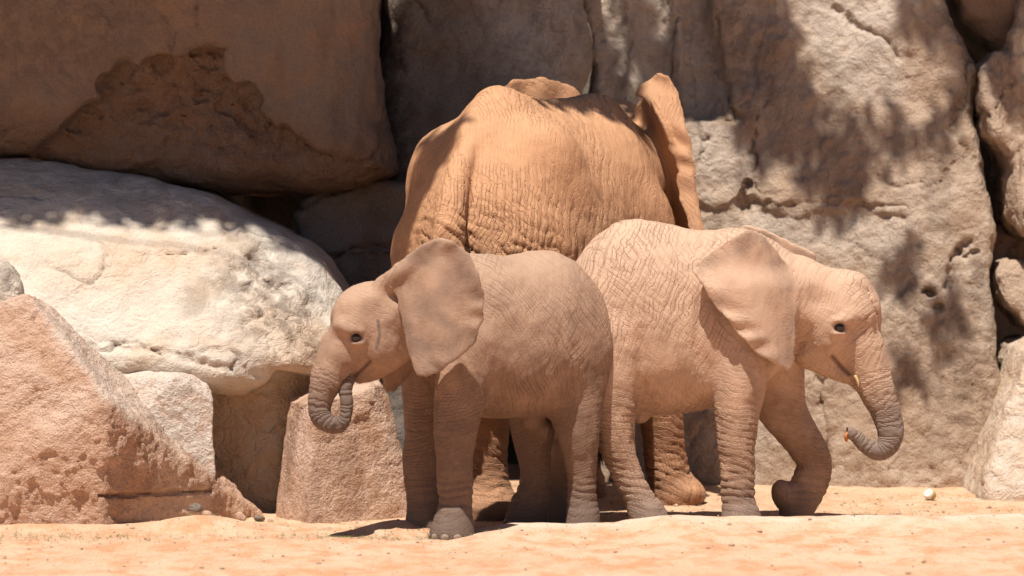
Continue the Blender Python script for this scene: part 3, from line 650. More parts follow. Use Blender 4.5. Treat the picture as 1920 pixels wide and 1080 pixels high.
def uv_sphere(name, c, r, mat, parent, seg=20, ring=12, rot=None):
    th = np.linspace(0, math.pi, ring + 1)[1:-1]; ph = np.linspace(0, 2 * math.pi, seg, endpoint=False)
    v = [np.array([0, 0, 1.0])] + [np.array([math.sin(t) * math.cos(p), math.sin(t) * math.sin(p), math.cos(t)]) for t in th for p in ph] + [np.array([0, 0, -1.0])]
    v = np.array(v) * r
    if rot is not None: v = v @ np.array(rot).T
    v = v + c
    fs = []
    n = len(th)
    for k in range(seg): fs.append((0, 1 + k, 1 + (k + 1) % seg)); fs.append((1 + (n - 1) * seg + (k + 1) % seg, 1 + (n - 1) * seg + k, len(v) - 1))
    for i in range(n - 1):
        for k in range(seg):
            a, b = 1 + i * seg + k, 1 + i * seg + (k + 1) % seg; fs += [(a, a + seg, b + seg), (a, b + seg, b)]
    return make_obj(name, v, np.array(fs), MAT[mat], parent=parent, loc=c)
def eye(V, px, py, Y, r, sgn):
    """brow, lids and socket in the body; the eyeball is added later"""
    c = P(px, py, Y)
    V.ell(c + np.array([0, 0.014, 0]), (M(r * 2.1), M(r * 1.1), M(r * 1.8)), 0.03)
    V.ell(c + np.array([-0.008 * sgn, -0.006, M(r * 1.15)]), (M(r * 1.8), M(r * 1.0), M(r * 0.62)), 0.016)
    V.ell(c + np.array([0, -0.002, -M(r * 1.2)]), (M(r * 1.5), M(r * 0.8), M(r * 0.45)), 0.014)
    V.ell(c + np.array([0, -0.03, -0.002]), (M(r * 1.35), 0.034, M(r * 0.95)), 0.006, cut=True)
    return c + np.array([0, 0.004, 0])
def phases(v, axis, lam=0.046, d1=0.25, d2=-0.75, rump=0.0):
    """crease phases: lines running round the body (and two slants of them), and rings round the legs"""
    C, f, zc = axis; x, y, z = v.T; r = (f[1], -f[0])
    S = (x - C[0]) * f[0] + (y - C[1]) * f[1]; Lt = (x - C[0]) * r[0] + (y - C[1]) * r[1]
    S = S + rump * np.abs(Lt)         # carry the lines round the rump instead of across it
    ang = np.arctan2(np.abs(Lt), z - zc) * 0.42        # metres round the body from the spine
    w1 = 0.055 * fbm(x * 2.6, y * 2.6, z * 2.6, 2) + 0.012 * fbm(x * 8, y * 8, z * 8, 2); w2 = 0.055 * fbm(x * 2.6 + 20, y * 2.6, z * 2.6 + 7, 2) + 0.013 * fbm(x * 8 + 3, y * 8, z * 8, 2); w3 = 0.03 * fbm(x * 4 + 50, y * 4, z * 4, 2)
    return {'bp1': (S + d1 * ang + w1) / lam, 'bp2': (S + d2 * ang + w2) / (lam * 1.15), 'lp1': (z + 0.25 * S + w3) / (lam * 0.8), 'lp2': (S + 0.2 * Lt + 0.5 * z + w1) / (lam * 0.9)}
def fold_field(v, A):
    """0..1 depth of the larger skin folds at every vertex"""
    x, y, z = v.T
    ln = lambda p, w: np.exp(-(np.sin(np.pi * p) / w) ** 2)
    n1 = sstep(-0.5, 0.3, perlin(x * 6, y * 6 + 4, z * 5)); n2 = sstep(-0.35, 0.35, perlin(x * 6.5 + 9, y * 6.5, z * 5.5 + 30)); j = 0.25 * fbm(x * 11, y * 11, z * 11, 2)
    body = np.maximum(ln(A['bp1'] + j, 0.42) * n1, 0.85 * ln(A['bp2'] + j, 0.36) * n2)
    legs = np.maximum(ln(A['lp1'] + j, 0.42) * (0.3 + 0.7 * n1), 0.5 * ln(A['lp2'] + j, 0.3) * n2)
    return (body * (1 - A['leg']) + legs * A['leg']) * (1 - 0.45 * A['ear']) * (1 - A['trunk']) * A['wrinkle']
def sag_folds(v, c, rad):
    """deep crossing folds, strongest around c"""
    x, y, z = v.T; w = sstep(1.25, 0.35, np.linalg.norm((v - c) / np.asarray(rad), axis=1))
    wz = z + 0.05 * fbm(x * 4 + 3, y * 4, z * 4, 3); wx = x + 0.05 * fbm(x * 4, y * 4 + 8, z * 4, 3)
    a = np.abs(np.sin(np.pi * (wz + 0.55 * wx) / 0.075)); b = np.abs(np.sin(np.pi * (wz - 0.9 * wx) / 0.085))
    n = sstep(-0.3, 0.3, perlin(x * 5, y * 5, z * 5 + 2))
    return w * (np.minimum(a ** 0.6, 0.35 + b ** 0.6 * n) - 0.7)
def ring_disp(v, A):
    z = A['along']
    fo = np.abs(np.sin(z * math.pi / 0.040 + 2.2 * perlin(v[:, 0] * 7, v[:, 1] * 7, v[:, 2] * 9))) ** 0.6
    tr = np.abs(np.sin(z * math.pi / 0.026)) ** 0.6
    return 0.008 * (fo - 0.5) * A['fold'] + 0.0030 * (tr - 0.6) * A['trunk']
def skin_attrs(v, q, trunk, legs, ears, grey_extra=None, dust_lo=0.35, dust_hi=1.1, zlo=0.2, zhi=1.3):
    n = vnormals(v, q); N = len(v)
    A = {k: np.zeros(N) for k in ('leg', 'trunk', 'ear', 'along', 'fold', 'grey', 'dust', 'mouth', 'wrinkle')}
    A['wrinkle'][:] = 1.0
    A['dust'] = dust_lo + (dust_hi - dust_lo) * sstep(zlo, zhi, v[:, 2]) * 0.7 + 0.3 * np.clip(n[:, 2], 0, 1)
    for c, g0 in legs:
        s, d, L = along(v, c); w = sstep(0.05, 0.0, d) * sstep(0.05, 0.3, s)
        A['leg'] = np.maximum(A['leg'], w)
        fo = sstep(0.04, 0.0, d) * np.exp(-((v[:, 2] - (g0 + 0.20)) / 0.09) ** 2)
        m = fo > A['fold']; A['fold'][m] = fo[m]; A['along'][m] = v[m, 2]
        A['grey'] = np.maximum(A['grey'], 0.75 * sstep(0.04, 0.0, d) * sstep(0.30, 0.06, v[:, 2] - g0))
    if trunk is not None:
        s, d, L = along(v, trunk); w = sstep(0.03, 0.0, d) * sstep(0.06, 0.16, s)
        m = w > 0.01; A['trunk'] = w; A['along'][m] = (s + 0.016 * fbm(v[:, 0] * 11, v[:, 1] * 11, v[:, 2] * 11, 3) + 0.012 * np.sin(s * 37) + 0.006 * np.sin(s * 91 + 1))[m]; A['fold'][m] = 0
        A['grey'] = np.maximum(A['grey'], w * sstep(0.1, L * 0.55, s) * 0.85)
    A['earang'] = np.zeros(N); A['earrim'] = np.zeros(N)
    for o, u, vv, poly in ears:
        nn = np.cross(u, vv); r = v - o; U, W = r @ u, r @ vv
        E = poly_sdf(U.astype(np.float32), W.astype(np.float32), poly)
        A['ear'] = np.maximum(A['ear'], sstep(0.01, -0.03, E) * sstep(0.13, 0.08, np.abs(r @ nn)))
        m = (E < 0.01) & (np.abs(r @ nn) < 0.12); A['earang'][m] = (np.arctan2(W + 0.03, U + 0.14) * 7.5 + 0.5 * fbm(U * 6, W * 6, 0.5, 3))[m]; A['earrim'][m] = sstep(-0.17, -0.02, E)[m]
        A['grey'] = np.maximum(A['grey'], 0.45 * A['ear'] * sstep(-0.11, -0.01, E) * sstep(-0.4, 0.5, perlin(U * 9, W * 9, 1.0)))
    return A
def tail_hair(parent, base, r, length, n=40, seed=1):
    rg = np.random.default_rng(seed); vs, fs = [], []
    for i in range(n):
        o = base + rg.normal(size=3) * r * np.array([1, 1, 0.4]); e = o + np.array([rg.normal() * 0.02, rg.normal() * 0.02, -length * rg.uniform(0.5, 1)])
        w = np.array([0.0022, 0.0, 0]); w2 = np.array([0, 0.0022, 0]); k = len(vs)
        vs += [o - w, o + w, e, o - w2, o + w2]; fs += [(k, k + 1, k + 2), (k + 3, k + 4, k + 2)]
    return make_obj('tail_tuft', np.array(vs), np.array(fs), MAT['hair'], parent=parent, loc=base, smooth=False)
def nails(parent, c, r, fwd, zb, n=3, spread=0.75, size=0.022):
    for i in range(n):
        a = (i - (n - 1) / 2) * spread; d = np.array([fwd[0] * math.cos(a) - fwd[1] * math.sin(a), fwd[0] * math.sin(a) + fwd[1] * math.cos(a), 0])
        t = np.array([-d[1], d[0], 0]); p = np.array([c[0], c[1], zb]) + d * r + np.array([0, 0, size * 0.8])
        uv_sphere('toenail', p, np.array([size * 0.28, size, size * 0.8]), 'nail', parent, 14, 8, rot=np.column_stack([d, t, [0, 0, 1]]))

def unit(a): a = np.asarray(a, float); return a / np.linalg.norm(a)
def finish(name, V, label, base, mat, attrs_fn, nsm=2, amp=0.003, sag=None, axis=None, lam=0.046, d1=0.25, d2=-0.75, rump=0.0):
    cut_ground(V)
    v, q = V.mesh(nsm); A = attrs_fn(v, q)
    A.update(phases(v, axis, lam, d1, d2, rump)); e = A['ear'] > 0.5
    A['bp1'][e] = A['earang'][e]; A['wrinkle'] = np.where(e, 0.06 + 0.5 * A['earrim'], A['wrinkle']); A['leg'][e] = 0
    A['wrinkle'] = A['wrinkle'] * (0.4 + 0.75 * sstep(-0.45, 0.35, perlin(v[:, 0] * 2.4, v[:, 1] * 2.4, v[:, 2] * 2.4 + 5)))
    A['foldmap'] = fold_field(v, A); del A['earang'], A['earrim']
    n = vnormals(v, q); x, y, z = v.T
    lump = 0.006 * fbm(x * 6, y * 6, z * 6, 3) * (1 - A['ear'])
    if sag: sf = sag_folds(v, *sag); lump = lump + 0.022 * sf; A['foldmap'] = np.maximum(A['foldmap'], np.clip(-2.2 * sf - 0.3, 0, 1))
    v = v + n * (lump - amp * A['foldmap'] + ring_disp(v, A) + 0.002 * fbm(x * 20, y * 20, z * 12, 2))[:, None]
    root = empty(name, base, label, 'elephant')
    make_obj('body', v, q, MAT[mat], parent=root, loc=np.array(base), attrs=A)
    return root

# ---- brown calf, facing left and a little towards the camera, trunk curled into its mouth
def calf_left():
    V = Vol((-1.06, -0.72, -0.03), (0.62, 0.78, 1.46), 0.0078)
    a = math.radians(29); f = np.array([-math.cos(a), -math.sin(a)]); C = (0.062, 0.14)
    s = np.array([-.46, -.43, -.36, -.24, -.12, 0, .12, .24, .34, .42, .46])
    V.loft(C, f, s, [0.98, 1.08, 1.215, 1.335, 1.38, 1.365, 1.355, 1.365, 1.35, 1.26, 1.16], [.86, .76, .66, .60, .575, .56, .555, .565, .60, .70, .80], [.06, .14, .215, .275, .30, .31, .31, .285, .245, .18, .10])
    hip = lambda px, py, Y, r: V.ell(P(px, py, Y), r, 0.07)
    hip(1072, 610, 0.22, (0.13, 0.17, 0.20)); hip(1040, 600, 0.45, (0.15, 0.15, 0.24))
    hip(900, 620, -0.06, (0.15, 0.14, 0.26)); hip(840, 640, 0.12, (0.14, 0.14, 0.24))
    V.ell(P(1000, 790, 0.22), (0.055, 0.06, 0.05), 0.05); V.ell(P(1022, 806, 0.26), (0.04, 0.05, 0.05), 0.03)
    for pts in ([(962, 590, -.02), (935, 660, -.13), (905, 745, -.16)], [(1075, 620, .0), (1056, 670, .0), (1036, 755, .08)]):
        V.chain(np.array([P(*p) for p in pts]), np.array([.006, .020, .010]), 0.05, cut=True)
    legs = []
    for L, k in (([(888, 640, -.14, 62), (868, 720, -.18, 53), (855, 800, -.22, 42), (852, 855, -.24, 35), (853, 905, -.25, 34), (853, 945, -.25, 31), (850, 975, -.262, 37), (848, 1004, -.275, 44)], 0.05),
                 ([(815, 650, .10, 60), (800, 740, .08, 46), (795, 810, .06, 38), (790, 860, .05, 35), (791, 905, .04, 33), (796, 945, .04, 33), (798, 975, .04, 38), (798, 995, .03, 40)], 0.05),
                 ([(1075, 660, .2, 72), (1078, 740, .16, 56), (1083, 810, .13, 41), (1088, 865, .14, 31), (1091, 910, .15, 27), (1092, 945, .15, 28), (1094, 975, .14, 33), (1094, 1000, .13, 36)], 0.05),
                 ([(1020, 680, .42, 64), (1002, 770, .4, 48), (999, 830, .38, 37), (1003, 880, .39, 29), (1000, 925, .39, 30), (992, 955, .38, 37), (985, 985, .37, 42), (984, 1000, .36, 43)], 0.06)):
        p, r = chain_px(L); legs.append((V.chain(p, r, k), p[-1][2]))
    # neck and head
    V.chain(np.array([P(870, 590, 0.0), P(800, 585, -.14), P(730, 598, -.26)]), np.array([.235, .20, .165]), 0.08, squash=0.92)
    V.ell(P(702, 585, -.27), (.150, .165, .150), 0.06)
    V.ell(P(668, 600, -.29), (.125, .150, .155), 0.05)
    V.ell(P(712, 648, -.28), (.128, .150, .130), 0.05)
    V.ell(P(648, 660, -.30), (.105, .120, .125), 0.06)
    V.chain(np.array([P(742, 655, -.28), P(700, 690, -.28), P(674, 706, -.29)]), np.array([.085, .06, .032]), 0.03)
    tp = [(640, 655, -.30, 43), (620, 698, -.32, 34), (603, 738, -.34, 25), (599, 768, -.35, 21.5), (610, 790, -.36, 19), (632, 797, -.365, 16), (647, 783, -.365, 13.5), (650, 754, -.36, 12), (648, 727, -.35, 11.5), (656, 708, -.34, 10)]
    p, r = chain_px(tp); trunk = V.chain(p, r, 0.025, n=8)
    ec = eye(V, 668, 632, -.432, 9.5, 1)
    V.ell(P(702, 582, -.47), (.055, .045, .065), 0.06, cut=True)
    V.ell(P(655, 612, -.40), (.07, .05, .03), 0.05)
    # mouth line
    V.chain(np.array([P(664, 706, -.40), P(680, 692, -.42), P(694, 678, -.43)]), np.array([.008, .006, .003]), 0.010, cut=True)
    V.chain(np.array([P(706, 600, -.425), P(711, 628, -.435), P(706, 655, -.44)]), np.array([.004, .009, .003]), 0.015, cut=True)
    V.chain(np.array([P(750, 560, -.46), P(754, 600, -.46), P(762, 650, -.46)]), np.array([.003, .010, .005]), 0.012, cut=True)
    # near ear
    o = P(752, 585, -.42); nrm = unit((-0.30, -0.95, 0.10)); vv = unit(np.array([0, 0, 1]) - nrm * nrm[2]); u = np.cross(vv, nrm); u = -u if u[0] < 0 else u
    EP = [(738, 520), (750, 497), (775, 474), (803, 457), (832, 448), (860, 454), (884, 476), (899, 512), (907, 556), (906, 598), (892, 638), (868, 668), (838, 697), (808, 712), (788, 707), (777, 684), (764, 645), (754, 605), (746, 560), (736, 535)]
    poly = px_plane_poly(EP, o, u, vv)
    nn = np.cross(u, vv); sg = 1.0 if nn @ nrm > 0 else -1.0
    def off(U, W, E):
        rim = sstep(-0.10, 0.0, E)
        ang = np.arctan2(W, U + 0.05)
        return sg * (0.075 * np.sin(np.clip(U / 0.40, 0, 1) * math.pi) - 0.03 * np.clip(U / 0.4, 0, 1) ** 2 + 0.02 * rim * sstep(-.1, .2, W) + rim * 0.007 * np.sin(ang * 19 + 2 * np.sin(ang * 7)) * sstep(0.12, 0.22, U) + 0.004 * np.sin(U * 40 + W * 9))
    V.sheet(o, u, vv, poly, off, 0.0098, k=0.03); ears = [(o, u, vv, poly)]
    V.chain(np.array([P(722, 532, -.36), P(748, 512, -.42), P(778, 494, -.455)]), np.array([.045, .032, .014]), 0.05)
    # far ear, only its lower lobe shows under the jaw
    o2 = P(760, 600, -.10); n2 = unit((-0.55, 0.8, 0.05)); v2 = unit(np.array([0, 0, 1]) - n2 * n2[2]); u2 = np.cross(v2, n2); u2 = -u2 if u2[0] < 0 else u2
    poly2 = px_plane_poly([(735, 520), (770, 500), (810, 520), (820, 600), (800, 660), (770, 700), (738, 736), (722, 734), (714, 700), (722, 660), (735, 600)], o2, u2, v2)
    V.sheet(o2, u2, v2, poly2, lambda U, W, E: 0.0 * U, 0.010, k=0.03); ears.append((o2, u2, v2, poly2))
    # tail
    V.chain(np.array([P(1122, 560, .36), P(1136, 640, .38), P(1130, 740, .38), P(1126, 835, .38)]), np.array([.030, .020, .013, .010]), 0.03)
    def at(v, q):
        A = skin_attrs(v, q, trunk, legs, ears, dust_lo=0.25, dust_hi=1.0, zlo=.25, zhi=1.2)
        d = line_dist(v[:, 0], v[:, 2], XZ([(664, 706), (682, 690), (694, 678)], -.42)); A['mouth'] = 0.8 * sstep(.013, .003, d) * (v[:, 1] < -.2); e = np.linalg.norm((v - ec) * (1, .5, 1.2), axis=1); A['grey'] = np.maximum(A['grey'], 0.7 * sstep(.05, .02, e))
        d = line_dist(v[:, 0], v[:, 2], XZ([(709, 602), (712, 628), (707, 652)], -.42)); A['grey'] = np.maximum(A['grey'], 0.8 * sstep(.013, .004, d) * (v[:, 1] < -.3))
        return A
    base = (C[0], C[1], float(zg(*C)))
    root = finish('elephant_calf', V, 'brown elephant calf with its trunk curled into its mouth, facing the upright rock', base, 'skin_left', at, amp=0.0020, axis=(C, f, 0.95), lam=0.042, d1=0.45, d2=-0.5)
    uv_sphere('eye', ec, M(9.5), 'eye', root)
    fc = P(848, 1004, -.275); nails(root, fc, M(43.5), (-0.55, -0.83), float(zg(fc[0], fc[1])), 4, 0.55, 0.021)
    fc = P(985, 995, .37); nails(root, fc, M(40), (-0.95, -0.3), float(zg(fc[0], fc[1])), 3, 0.7, 0.022)
    tail_hair(root, P(1126, 838, .38), 0.008, 0.14, 46, 3)
    return root
calf_left()

# ---- sandy calf, walking right with a forefoot lifted
def calf_right():
    V = Vol((0.16, -0.10, -0.03), (2.06, 1.0, 1.55), 0.0078)
    Y0 = 0.47; px = np.array([1052, 1066, 1090, 1130, 1180, 1240, 1310, 1380, 1430, 1470, 1496])
    tp_ = [590, 520, 474, 432, 411, 417, 431, 428, 440, 475, 530]; bt = [620, 672, 712, 748, 768, 779, 770, 748, 722, 690, 650]
    X = np.array([P(a, 500, Y0)[0] for a in px]); Cx = 0.8
    V.loft((Cx, Y0), np.array([1.0, 0.0]), X - Cx, [P(900, b, Y0)[2] for b in tp_], [P(900, b, Y0)[2] for b in bt], [.05, .13, .20, .27, .315, .33, .325, .285, .24, .18, .10])
    V.ell(P(1130, 610, 0.36), (.16, .17, .26), 0.07); V.ell(P(1130, 610, 0.62), (.16, .17, .26), 0.07)
    V.ell(P(1395, 600, 0.33), (.15, .14, .28), 0.06); V.ell(P(1425, 600, 0.62), (.15, .14, .28), 0.06)
    V.ell(P(1196, 782, 0.45), (.05, .06, .035), 0.05)
    for pts in ([(1318, 560, .15), (1312, 650, .15), (1335, 745, .2)], [(1205, 620, .14), (1200, 700, .17), (1190, 765, .24)]):
        V.chain(np.array([P(*p) for p in pts]), np.array([.010, .020, .012]), 0.05, cut=True)
    legs = []
    for L, k in (([(1135, 640, .34, 74), (1142, 720, .30, 58), (1150, 790, .28, 42), (1158, 840, .28, 34), (1178, 895, .29, 30), (1200, 940, .29, 30), (1215, 968, .28, 36), (1220, 992, .27, 40)], 0.05),
                 ([(1120, 660, .62, 74), (1095, 760, .64, 52), (1068, 840, .66, 34), (1056, 895, .67, 29), (1056, 935, .67, 29), (1058, 965, .67, 34), (1060, 985, .67, 38)], 0.07),
                 ([(1392, 620, .32, 68), (1386, 700, .28, 56), (1382, 780, .26, 42), (1381, 845, .26, 35), (1383, 900, .26, 33), (1384, 940, .26, 32), (1388, 968, .25, 37), (1390, 995, .24, 41)], 0.05),
                 ([(1440, 640, .62, 66), (1452, 710, .66, 56), (1470, 775, .68, 45), (1505, 825, .70, 36), (1527, 868, .70, 33), (1517, 905, .70, 34), (1500, 938, .69, 34), (1490, 962, .68, 30)], 0.06)):
        p, r = chain_px(L); legs.append((V.chain(p, r, k), 0.0 if L[-1][1] > 980 else -0.05))
    V.ell(P(1478, 932, .69), (M(30), M(38), M(30)), 0.02); V.ell(P(1466, 922, .69), (M(20), M(36), M(24)), 0.02)
    V.chain(np.array([P(1420, 560, .47), P(1490, 560, .47), P(1545, 580, .46)]), np.array([.255, .215, .175]), 0.08, squash=0.85)
    V.ell(P(1560, 572, .46), (.175, .155, .165), 0.06)
    V.ell(P(1600, 585, .46), (.140, .150, .165), 0.05)
    V.ell(P(1556, 628, .46), (.140, .150, .140), 0.05)
    V.ell(P(1608, 640, .46), (.118, .120, .140), 0.06)
    V.ell(P(1590, 535, .46), (.10, .11, .075), 0.05)
    V.chain(np.array([P(1520, 660, .46), P(1560, 690, .46), P(1588, 708, .46), P(1604, 722, .46)]), np.array([.085, .055, .034, .016]), 0.03)
    tp = [(1618, 655, .46, 44), (1630, 698, .45, 39), (1646, 738, .44, 33), (1662, 775, .43, 28), (1670, 808, .42, 25), (1665, 834, .41, 21), (1646, 846, .40, 18), (1624, 836, .39, 15), (1606, 820, .385, 12.5), (1594, 810, .38, 12)]
    p, r = chain_px(tp); trunk = V.chain(p, r, 0.025, n=8)
    V.chain(np.array([p[-1] + (-.035, -.01, .002), p[-1] + (-.01, 0, 0)]), np.array([.014, .02]), 0.006, cut=True)
    ec = eye(V, 1574, 613, .308, 10.5, -1)
    V.ell(P(1535, 560, .27), (.05, .04, .07), 0.06, cut=True)
    V.ell(P(1588, 592, .34), (.07, .05, .03), 0.05)
    V.chain(np.array([P(1612, 724, .34), P(1596, 708, .34), P(1580, 690, .33), P(1560, 668, .315)]), np.array([.015, .011, .007, .003]), 0.010, cut=True)
    V.chain(np.array([P(1486, 515, .20), P(1496, 560, .22), P(1494, 620, .23)]), np.array([.006, .011, .006]), 0.012, cut=True)
    V.chain(np.array([P(1527, 590, .30), P(1531, 610, .30), P(1529, 628, .30)]), np.array([.004, .008, .003]), 0.012, cut=True)
    for j in range(5):
        V.chain(np.array([P(1597 + 7 * j, 528 + 6 * j, .33), P(1622 + 5 * j, 540 + 11 * j, .36), P(1636 + 3 * j, 560 + 15 * j, .42)]), np.array([.003, .005, .003]), 0.014, cut=True)
    o = P(1488, 590, .27); nrm = unit((0.44, -0.89, 0.10)); vv = unit(np.array([0, 0, 1]) - nrm * nrm[2]); u = np.cross(vv, nrm); u = -u if u[0] > 0 else u   # u runs back along the body
    EP = [(1303, 508), (1318, 490), (1338, 470), (1366, 447), (1397, 428), (1428, 440), (1460, 470), (1484, 500), (1494, 540), (1492, 585), (1489, 640), (1490, 684), (1477, 699), (1447, 690), (1412, 668), (1388, 644), (1362, 608), (1337, 574), (1317, 540)]
    poly = px_plane_poly(EP, o, u, vv); nn = np.cross(u, vv); sg = 1.0 if nn @ nrm > 0 else -1.0
    def off(U, W, E):
        rim = sstep(-0.13, 0.0, E); ang = np.arctan2(W + 0.05, U + 0.12)
        return sg * (0.065 * np.sin(np.clip(U / 0.48, 0, 1) * math.pi) - 0.01 * U + rim * 0.010 * np.sin(ang * 19 + 2 * np.sin(ang * 5)) * sstep(0.10, 0.25, U) + 0.005 * np.sin(U * 30 - W * 14) - 0.035 * sstep(0.12, 0.26, W))
    V.sheet(o, u, vv, poly, off, 0.0098, k=0.03); ears = [(o, u, vv, poly)]
    o2 = P(1500, 570, .66); n2 = unit((0.3, 0.94, 0.1)); v2 = unit(np.array([0, 0, 1]) - n2 * n2[2]); u2 = np.cross(v2, n2); u2 = -u2 if u2[0] > 0 else u2
    poly2 = px_plane_poly([(1350, 500), (1370, 440), (1398, 421), (1430, 428), (1480, 450), (1530, 476), (1540, 560), (1530, 640), (1550, 704), (1540, 706), (1500, 680), (1440, 640), (1390, 580)], o2, u2, v2)
    V.sheet(o2, u2, v2, poly2, lambda U, W, E: 0.0 * U, 0.010, k=0.03); ears.append((o2, u2, v2, poly2))
    V.chain(np.array([P(1062, 560, .5), P(1050, 640, .52), P(1056, 740, .52), P(1060, 800, .52)]), np.array([.030, .020, .013, .010]), 0.03)
    def at(v, q):
        A = skin_attrs(v, q, trunk, legs, ears, dust_lo=0.45, dust_hi=1.15, zlo=.2, zhi=1.2)
        d = line_dist(v[:, 0], v[:, 2], XZ([(1610, 722), (1596, 706), (1580, 690), (1562, 670)], .33)); A['mouth'] = 0.75 * sstep(.018, .002, d) * (v[:, 1] < .45) * (A['trunk'] < 0.3); e = np.linalg.norm((v - ec) * (1, .5, 1.2), axis=1); A['grey'] = np.maximum(A['grey'], 0.7 * sstep(.05, .02, e))
        return A
    base = (Cx, Y0, float(zg(Cx, Y0)))
    root = finish('elephant_calf', V, 'sandy elephant calf walking with one forefoot lifted, ear spread against the rock wall', base, 'skin_right', at, amp=0.0036, axis=((Cx, Y0), (1.0, 0.0), 1.0), lam=0.048, d1=0.35, d2=-0.8)
    uv_sphere('eye', ec, M(10.5), 'eye', root)
    tk, tr = np.array([P(1604, 706, .365), P(1608, 714, .355), P(1610, 724, .35)]), np.array([.009, .007, .003])
    W = Vol(tk.min(0) - .04, tk.max(0) + .04, .004); W.chain(tk, tr, .005); v, q = W.mesh(1)
    make_obj('tusk', v, q, MAT['tusk'], parent=root, loc=tk[0])
    return root
calf_right()

# ---- adult seen from behind, walking away to the right
def adult():
    V = Vol((-0.86, 0.40, -0.03), (1.30, 3.05, 2.42), 0.0112)
    th = math.radians(35); f = np.array([math.sin(th), math.cos(th)]); r = np.array([f[1], -f[0]]); C = np.array([0.11, 1.45])
    bend = lambda s: 0.19 * np.clip((-0.25 - s) / 0.75, 0, 1.2) ** 1.4
    at3 = lambda s, l, z: np.array([C[0] + s * f[0] + (l + bend(s)) * r[0], C[1] + s * f[1] + (l + bend(s)) * r[1], z])
    s = np.array([-.98, -.93, -.82, -.66, -.50, -.34, -.15, .1, .35, .6, .8, .95])
    V.loft(C, f, s, [1.36, 1.55, 1.76, 1.94, 2.07, 2.145, 2.12, 2.10, 2.13, 2.17, 2.10, 1.95], [1.10, 1.0, .92, .86, .84, .82, .78, .76, .78, .86, 1.0, 1.2], [.08, .19, .32, .425, .485, .51, .53, .52, .45, .33, .21, .10], power=1.9, bend=bend)
    V.chain(np.array([at3(-.62, 0, 1.93), at3(-.36, 0, 2.10), at3(-.2, 0, 2.09)]), np.array([.06, .07, .05]), 0.16)   # sacral ridge
    V.chain(np.array([at3(-.2, 0, 2.10), at3(.1, 0, 2.09), at3(.4, 0, 2.10), at3(.65, 0, 2.10)]), np.array([.03, .03, .03, .02]), 0.10)
    V.ell(at3(-.40, .33, 1.90), (.09, .10, .09), 0.16); V.ell(at3(-.40, -.30, 1.85), (.06, .06, .06), 0.16)
    V.ell(at3(-.58, .27, 1.22), (.24, .24, .44), 0.10); V.ell(at3(-.56, -.22, 1.22), (.21, .21, .44), 0.10)
    V.ell(at3(-.36, .30, 1.75), (.20, .20, .22), 0.15); V.ell(at3(-.36, -.30, 1.72), (.20, .20, .22), 0.15)
    V.ell(at3(-.28, .34, 1.32), (.22, .19, .34), 0.22); V.ell(at3(.48, .19, 1.38), (.21, .21, .52), 0.22); V.ell(at3(.50, -.28, 1.38), (.21, .21, .52), 0.22)
    # grooves beside the tail and between the thighs, the broad wrinkled tail lying in them
    for l0, gr in ((-.145, 1.35), (.125, 1.0)):
        V.chain(np.array([at3(-.93, l0 * .8, 1.62), at3(-1.0, l0, 1.42), at3(-.99, l0, 1.22), at3(-.93, l0 * .8, 1.0)]), np.array([.014, .048, .072, .08]) * gr, 0.05, cut=True)
    V.chain(np.array([at3(-.60, 0, 1.96), at3(-.82, 0, 1.80), at3(-.98, 0, 1.60), at3(-1.05, 0, 1.42), at3(-1.05, 0, 1.27)]), np.array([.045, .065, .075, .095, .105]), 0.03)
    V.chain(np.array([at3(-1.06, 0, 1.30), at3(-1.07, 0, 1.05), at3(-1.04, 0, .80), at3(-1.04, 0, .55)]), np.array([.085, .06, .035, .02]), 0.03)
    legs = []
    for L, k in (([(955, 470, .92, 110), (938, 580, .86, 92), (912, 690, .84, 72), (895, 790, .86, 62), (890, 870, .88, 63), (890, 925, .87, 70), (895, 958, .85, 76), (897, 985, .84, 80)], 0.12),
                 ([(818, 480, 1.25, 86), (822, 600, 1.33, 76), (835, 720, 1.38, 60), (842, 830, 1.40, 54), (842, 900, 1.40, 56), (842, 945, 1.38, 64), (842, 980, 1.38, 66)], 0.12),
                 ([(1175, 430, 1.78, 90), (1195, 580, 1.74, 70), (1222, 700, 1.72, 52), (1242, 800, 1.72, 41), (1248, 860, 1.73, 40), (1256, 905, 1.72, 42), (1262, 925, 1.72, 45), (1262, 958, 1.72, 48)], 0.12),
                 ([(1075, 430, 2.15, 85), (1075, 600, 2.15, 65), (1078, 760, 2.15, 48), (1080, 870, 2.15, 46), (1082, 925, 2.15, 56), (1082, 950, 2.15, 58)], 0.12)):
        p, rr = chain_px(L); legs.append((V.chain(p, rr, k), 0.0))
    V.ell(P(1282, 926, 1.70), (M(44, 1.7), M(46, 1.7), M(26, 1.7)), 0.06)
    V.ell(P(905, 955, 0.80), (M(72), M(66), M(32)), 0.06)
    # neck, head and the trunk hanging beyond
    hc = np.array([.56, 2.42, 1.84])
    V.chain(np.array([at3(.65, 0, 1.70), at3(.95, 0.02, 1.74), hc]), np.array([.28, .25, .24]), 0.10)
    V.ell(hc + (0, 0, .02), (.25, .28, .30), 0.06); V.ell(hc + (.02, .18, -.12), (.22, .26, .32), 0.06)
    V.chain(np.array([hc + (.02, .34, -.25), hc + (.03, .42, -.65), hc + (.02, .40, -1.1), hc + (0.0, .34, -1.5)]), np.array([.17, .13, .09, .06]), 0.06)
    # right ear: the blade leans over its own shaded inner face; the outer rim is bent round towards the camera
    vv = unit(np.array([-0.32, -0.02, 1.0])); o = np.array([.78, 2.26, 1.75]); u = unit((0.26, -0.965, 0.0)); vv = unit(vv - u * (vv @ u))
